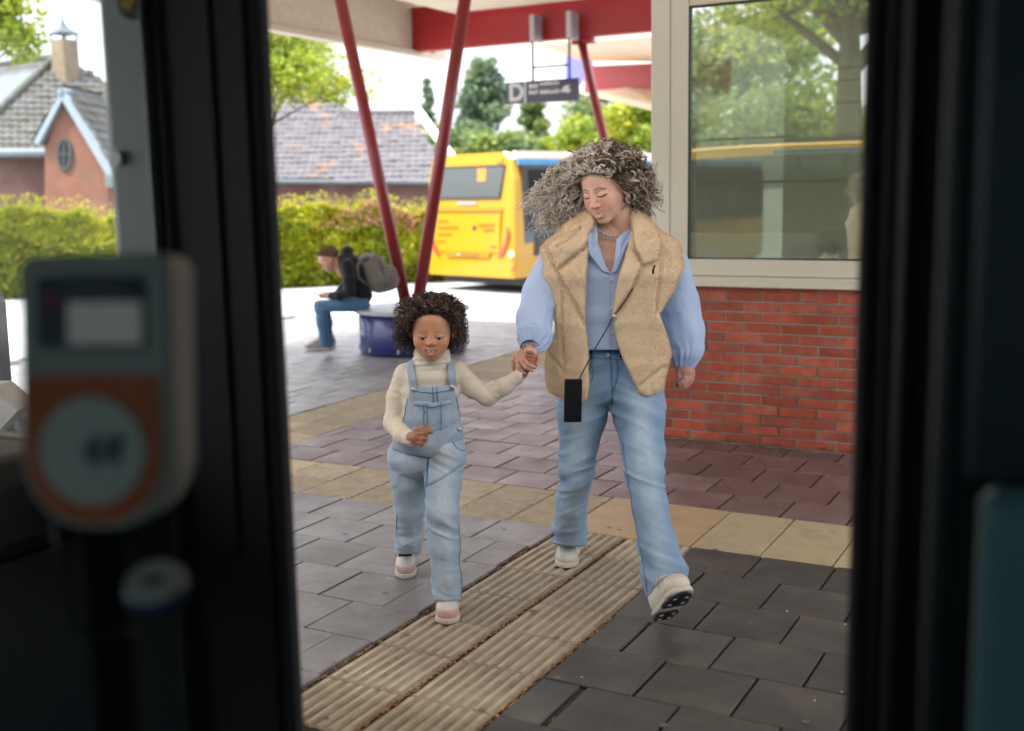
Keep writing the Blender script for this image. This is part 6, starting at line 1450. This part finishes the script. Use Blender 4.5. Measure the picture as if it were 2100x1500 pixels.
layer(c4([(222, 490), (300, 500), (375, 486), (372, 600), (300, 618), (225, 596)]), .010, .0185, 'pocket', 1.05, parent=None)
layer(c4([(130, 640), (200, 668), (290, 680), (360, 655), (422, 598), (430, 640), (360, 700), (290, 728), (200, 715), (128, 690)]), .010, .0195, 'waistband', .85)
layer(c4([(180, 292), (213, 286), (234, 440), (203, 444)]), .006, .021, 'strap', .95, back=.2); layer(c4([(355, 284), (386, 284), (398, 432), (367, 438)]), .006, .021, 'strap', .95, back=.2)
for ln in ([(205, 448), (290, 458), (388, 446)], [(300, 432), (302, 500)], [(316, 432), (318, 500)], [(196, 480), (178, 570), (150, 660)], [(398, 470), (412, 560)]): seam(K_, BP, BF, c4(ln), .0015, M['seam'], dung, lift=.002)
for ln in ([(262, 500), (264, 610)], [(276, 500), (278, 612)], [(330, 495), (332, 612)], [(224, 505), (300, 514), (374, 500)]): seam(K_, BP, BF, c4(ln), .0016, M['seam'], dung, lift=.008)
for ln in ([(200, 352), (212, 435)], [(213, 350), (225, 432)], [(365, 350), (376, 430)], [(379, 348), (389, 428)]): seam(K_, CP_, CF_, c4(ln), .0017, M['seam'], dung, lift=.0115)
for x, y in ((221, 446), (378, 436), (405, 613)):
    c_ = on_surf(BP, BF, K_, 740 + .4932 * x, 580 + .4932 * y, .004); MB().lathe([(.0085, 0), (.0095, .002), (.0075, .004), (.003, .005)], 16, Matrix.Translation(Vector(c_)) @ Matrix.Rotation(R(90), 4, 'X')).obj('button', M['metalbtn'], dung, True)
# head, hands
KC, KH = K_.L(885, 677, 4.20), .211; kr = rotm(R(2), R(6), R(1))
Pk, Fk, km = make_head(KH, True, 1.6, openm=.032)
KS = (.58, .29, .15)
kc = mixc(KS, [(np.clip(fbm(Pk * 5, 3) * .5, 0, 1), (.50, .24, .12), .4), (km['cheek'], (.62, .26, .15), .4), (km['lip'], (.42, .12, .10), .85), (km['mouth'], (.13, .03, .03), 1.), (km['eye'], (.42, .37, .33), .9), (km['iris'], (.018, .010, .008), 1.), (km['brow'], (.14, .065, .035), .6),
               (np.clip(np.exp(-((Pk[:, 2] + .045 - .004) / .010) ** 2) * (np.hypot((np.abs(Pk[:, 0]) - .137) / 2.4, Pk[:, 2] + .045) < .035) * (Pk[:, 1] < -.28), 0, 1), (.03, .015, .01), .9), (km['nostril'], (.10, .035, .02), .9), (km['scalp'], (.03, .018, .012), .95)])
Kw = KC + (Pk * KH) @ kr.T
kh = lambda rows: K_.pts([(740 + .4932 * x, 580 + .4932 * y, d, r * .4932) for x, y, d, r in rows])
fist = [(kh([(212, 645, 4.075, 26), (240, 640, 4.062, 34)]), .008), (kh([(235, 612, 4.058, 17), (262, 606, 4.040, 14), (280, 614, 4.036, 12)]), .004), (kh([(245, 628, 4.046, 16), (268, 628, 4.030, 14), (270, 640, 4.040, 12)]), .003), (kh([(244, 646, 4.045, 16), (266, 648, 4.030, 14), (264, 658, 4.042, 11)]), .003),
        (kh([(238, 662, 4.048, 15), (256, 666, 4.034, 13), (252, 674, 4.046, 10)]), .003), (kh([(240, 608, 4.052, 14), (268, 618, 4.030, 11), (294, 622, 4.028, 9)]), .004)]
P1, F1 = hand_mesh(K_, fist, K_.L(838, 930, 4.16) - .02, K_.L(895, 868, 4.0) + np.array([.02, .2, .02]))
c6k = lambda rows: K_.pts([(1030 + .08664 * x, 660 + .08664 * y, d, r * .08664) for x, y, d, r in rows])
held = [(c6k([(480, 1240, 4.226, 120), (600, 1000, 4.222, 130)]), .006), (c6k([(660, 760, 4.214, 75), (700, 900, 4.216, 88), (690, 1010, 4.214, 70)]), .006)] + [(c6k([(600, y, 4.204, 46), (690, y + 12, 4.194, 44), (755, y + 60, 4.202, 38)]), .002) for y in (720, 805, 885, 960)]
P2, F2 = hand_mesh(K_, held, K_.L(1045, 790, 4.30) - .02, K_.L(1105, 700, 4.12) + np.array([.02, .14, .02]))
g = Field((-.24, -.30, .50), (.38, .26, 1.04), .005); g.chain([(p_, r_ * .72) for p_, r_ in aL], .01).chain([(p_, r_ * .72) for p_, r_ in aR], .01).cone(aL[-1][0], K_.L(740 + .4932 * 215, 580 + .4932 * 645, 4.075), K_.r(10), K_.r(10), .01).cone(aR[-1][0], K_.L(1030 + .08664 * 560, 660 + .08664 * 1080, 4.222), K_.r(9), K_.r(9), .01).chain([(K_.L(831, 767, 4.25), K_.r(16)), (K_.L(886, 770, 4.25), K_.r(24)), (K_.L(938, 763, 4.25), K_.r(16))], .02); g.chain(K_.pts([(886, 760, 4.25, 40), (882, 830, 4.255, 48), (880, 900, 4.26, 50)]), .02, (1, .66, .5)).cone(K_.L(886, 705, 4.235), K_.L(886, 770, 4.25), K_.r(27), K_.r(30), .02)
P3, F3 = g.mesh()
V_, F_, C_ = join([(Kw, Fk, kc), (P3, F3, np.array(KS)), (P1, F1, flush(P1, (.36, .165, .085), (.42, .19, .12))), (P2, F2, flush(P2, (.36, .165, .085), (.30, .13, .07)))])
kbody = K_.obj('body', V_, F_, M['skin'], C_)
MB().tube([KC + (np.array([x, -.410 + abs(x) ** 2 * 3.4, -.282 + abs(x) ** 2 * 2.2]) * KH) @ kr.T for x in np.linspace(-.052, .052, 9)], .0034, 6).obj('teeth', mat('milk_teeth', (.72, .66, .58), .3), kbody, True)
MB().tube([KC + (np.array([x, -.39 + abs(x) ** 2 * 3.2, -.318]) * KH) @ kr.T for x in np.linspace(-.045, .045, 7)], .0032, 6).obj('tongue', mat('tongue', (.5, .16, .15), .4), kbody, True)
# shoes
TS = [M['trainer'], M['sole_w'], M['lace_k'], (.66, .46, .38), (.70, .66, .60), (.62, .42, .35)]
tk = lambda v_: K_.Rm.T @ (np.array(v_) - K_.o)
shoe(K_, tk(on_z(919, 1240, .004)), tk(on_z(918, 1283, .004)), .205, .090, .098, TS, lace0=.57, seams=M['shoe_seam'])
shoe(K_, K_.L(835, 1142, 4.83), tk(on_z(832, 1184, .004)), .205, .088, .098, TS, lace0=.55, seams=M['shoe_seam'])
# hair
rs = np.random.RandomState(12); NK = 1900; r_, n_ = scalp_roots(Kw, Fk, km, rs, NK)
rel = r_ - KC; side = np.clip(rel[:, 0] / .06, -1.15, 1.15); topk = np.clip((rel[:, 2] - .035) / .06, 0, 1)
end = r_ + np.stack([side * rs.uniform(.014, .068, NK), rs.uniform(-.020, .03, NK), -rs.uniform(.0, .085, NK) * (1 - topk * .75)], 1) + n_ * (.012 + .012 * rs.rand(NK, 1))
end[:, 2] = np.maximum(end[:, 2], KC[2] - .082 - .02 * rs.rand(NK)); px, py = K_.pix(end[:, 0], end[:, 1], end[:, 2])
bad = ((np.abs(px - 885) < 44) & (py > 632) & (end[:, 1] < KC[1] + .02)); end[bad] = (r_ + n_ * .020 + np.stack([side * .022, rs.uniform(-.004, .012, NK), rs.uniform(-.004, .010, NK)], 1))[bad]; px, py = K_.pix(end[:, 0], end[:, 1], end[:, 2])
ok = ~((np.abs(px - 885) < 38) & (py > 650) & (end[:, 1] < KC[1] + .02)) & (np.abs(px - 882) < 80)
mid = (r_ + end) / 2 + n_ * .014 + np.array([0, 0, .006]); b = paths(r_, n_, [mid, end], 29)[ok]
cl = colmix(rs, len(b), [(.022, .013, .009), (.06, .034, .02), (.15, .085, .05), (.30, .18, .11)], (.38, .28, .21, .13))
g = Field(KC - .2, KC + .2, .006).ell(KC + kr @ (np.array([0, .125, .19]) * KH), np.array([.375, .40, .335]) * KH, .02, kr)
for sx_ in (-1, 1): g.ell(KC + np.array([sx_ * .068, .060, -.005]), (.03, .045, .055), .03)
khair = K_.obj('hair', *(lambda P_, F: (P_, F, M['hair'], np.tile((.014, .009, .007), (len(P_), 1))))(*g.mesh()))
strands(curl(b, rs, .0068, .019, .22), np.full(len(b), .00165) * rs.uniform(.7, 1.2, len(b)), 'curls', M['hair'], khair, cl)

# ------------------------------------------------------------------ the seated man
N2 = Person(715, 700, 11.1, 'young man in a black jacket sitting on the round seat looking at his phone', 11.05, 700)
m6 = lambda rows: N2.pts([(610 + x / 6., 490 + y / 6., d, r / 6.) for x, y, d, r in rows])
g = Field((-.55, -.35, .0), (.30, .40, 1.2), .010)
g.chain(m6([(800, 800, 11.12, 92), (560, 810, 11.02, 78), (270, 830, 10.98, 68)]), .03).chain(m6([(270, 830, 10.98, 66), (300, 1050, 10.99, 58), (330, 1290, 10.99, 48)]), .02)
g.chain(m6([(800, 800, 11.28, 90), (600, 800, 11.32, 76), (330, 830, 11.26, 66)]), .03).chain(m6([(330, 830, 11.26, 64), (370, 1050, 11.22, 56), (390, 1290, 11.2, 48)]), .02)
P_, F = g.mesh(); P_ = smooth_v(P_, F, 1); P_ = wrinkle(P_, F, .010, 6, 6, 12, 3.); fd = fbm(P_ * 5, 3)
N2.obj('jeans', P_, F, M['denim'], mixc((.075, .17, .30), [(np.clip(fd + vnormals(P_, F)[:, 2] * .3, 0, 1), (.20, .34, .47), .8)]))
g = Field((-.40, -.35, .45), (.35, .40, 1.25), .010)
g.chain(m6([(800, 690, 11.2, 118), (740, 560, 11.18, 150), (690, 400, 11.16, 150), (620, 290, 11.15, 110), (590, 250, 11.15, 80)]), .03, (1, 1.35, 1))
g.chain(m6([(610, 330, 11.0, 78), (640, 500, 10.95, 72), (640, 650, 10.94, 66), (520, 700, 10.95, 52), (420, 700, 11.0, 42)]), .02).chain(m6([(620, 330, 11.32, 78), (620, 560, 11.38, 66), (480, 700, 11.25, 50), (410, 700, 11.15, 42)]), .02)
g.ell(N2.L(712, 515, 11.2), (.055, .09, .05), .03)
P_, F = g.mesh(); P_ = smooth_v(P_, F, 1); P_ = wrinkle(P_, F, .010, 7, 7, 9, 8.)
N2.obj('jacket', P_, F, M['cotton'], np.tile((.010, .012, .018), (len(P_), 1)))
Pm, Fm, mm = make_head(.235, False, 0., h=.016, openm=.004)
NC = N2.L(676, 532, 11.14); nr = rotm(R(-78), R(38), 0)
mc = mixc((.58, .33, .24), [(mm['brow'], (.2, .12, .07), .8), (mm['lash'], (.05, .03, .02), .8), (mm['lip'], (.5, .22, .18), .6), (np.clip((Pm[:, 2] * .9 + (Pm[:, 1] + .10) * .75 - .20) / .06, 0, 1) * (Pm[:, 2] > -.12), (.24, .14, .075), 1.)])
g = Field((-.55, -.3, .45), (.35, .40, 1.25), .008); g.cone(NC, N2.L(700, 540, 11.15), .05, .055, .02); g.chain(m6([(620, 270, 11.16, 50), (690, 420, 11.16, 70), (640, 560, 11.02, 45), (560, 690, 10.98, 34), (430, 700, 11.0, 36)]), .02).chain(m6([(690, 420, 11.2, 70), (630, 560, 11.34, 45), (500, 690, 11.26, 34), (420, 700, 11.15, 36)]), .02); g.cone(N2.L(690, 545, 11.15), N2.L(716, 530, 11.17), .055, .06, .02).chain(m6([(430, 700, 11.0, 40), (360, 700, 11.02, 38), (310, 690, 11.05, 30)]), .01).chain(m6([(420, 700, 11.15, 40), (350, 690, 11.12, 38), (300, 690, 11.1, 30)]), .01)
for i in range(4): g.chain(m6([(330, 690 + 10 * i, 11.0 + .012 * i, 14), (285, 695 + 9 * i, 11.02, 13), (270, 680 + 8 * i, 11.06, 11)]), .004)
P_, F = g.mesh()
V_, F_, C_ = join([(NC + (Pm * .235) @ nr.T, Fm, mc), (P_, F, np.array((.55, .31, .22)))])
nb_ = N2.obj('body', V_, F_, M['skin'], C_)
rs = np.random.RandomState(2); Nw = NC + (Pm * .235) @ nr.T; kk = np.where(C_[:len(Pm), 0] < .28)[0]; ii = rs.choice(kk, 1500); nn = vnormals(Nw, Fm)[ii]
b = np.stack([Nw[ii], Nw[ii] + nn * .010 + np.array([-.004, 0, -.002]), Nw[ii] + nn * .016 + np.array([-.012, 0, -.008])], 1)
strands(b, np.full(1500, .0022), 'hair', M['hair'], N2.root, colmix(rs, 1500, [(.26, .15, .08), (.16, .09, .05), (.34, .21, .12)], (.5, .3, .2)))
TG = [M['trainer'], M['sole_w'], M['lace_w'], (.30, .30, .30), (.40, .40, .40), (.25, .25, .25)]
tn = lambda v_: N2.Rm.T @ (np.array(v_) - N2.o)
h0_ = tn(on_z(682, 716, .004)); shoe(N2, h0_, h0_ + np.array([-.265, -.05, 0]), .28, .10, .10, TG); shoe(N2, h0_ + np.array([.0, .2, 0]), h0_ + np.array([-.24, .22, 0]), .28, .10, .10, TG)
pp_ = N2.o + N2.Rm @ N2.L(650, 604, 11.02); mp_ = thing('phone', 'dark phone in the hands of the seated man', 'phone', tuple(pp_), YAWC)
MB().bevbox(-.04, .04, -.035, .035, -.004, .004, .003, Matrix.Rotation(R(20), 4, 'Y')).obj('case', M['black'], mp_); MB().bevbox(-.036, .036, -.031, .031, .0042, .005, .0003, Matrix.Rotation(R(20), 4, 'Y')).obj('screen', M['slate'], mp_)
# backpack
bp0 = N2.o + N2.Rm @ N2.L(775, 560, 11.2); bag = thing('backpack', 'grey backpack on the back of the seated man', 'backpack', tuple(bp0), YAWC)
bl = lambda x, y, d: N2.L(610 + x / 6., 490 + y / 6., d) - N2.L(775, 560, 11.2)
g = Field((-.26, -.24, -.26), (.30, .24, .26), .008)
g.cone(bl(830, 290, 11.2), bl(1000, 520, 11.2), .085, .12, .04, (1, 1.35, 1)).cone(bl(950, 260, 11.2), bl(1130, 520, 11.2), .06, .095, .05, (1, 1.4, 1)).ell(bl(1150, 440, 11.16), (.06, .10, .09), .03)
P_, F = g.mesh(); P_ = smooth_v(P_, F, 1); P_ = wrinkle(P_, F, .012, 6, 6, 8, 5.); me = mesh('main_sack', P_, F, M['cotton'], True); attr(me, 'tint', np.tile((.20, .185, .165), (len(P_), 1))); link('main_sack', me, bag)
g = Field((-.1, -.24, -.26), (.34, .1, .2), .008); g.ell(bl(1080, 480, 11.04), (.085, .045, .075), .02); P_, F = g.mesh(); me = mesh('front_pocket', P_, F, M['cotton'], True); attr(me, 'tint', np.tile((.17, .16, .14), (len(P_), 1))); link('front_pocket', me, bag)
MB().tube([bl(870, 240, 11.12), bl(800, 250, 11.05), bl(735, 330, 11.0), bl(745, 480, 10.99), bl(860, 560, 11.05)], .016, 8).obj('shoulder_strap', mat('grey_webbing', (.12, .115, .105), .9), bag, True)
MB().tube([bl(1000, 260, 11.1), bl(1060, 430, 11.0), bl(1090, 600, 11.05)], .007, 6).obj('zip', M['blackplastic'], bag, True)
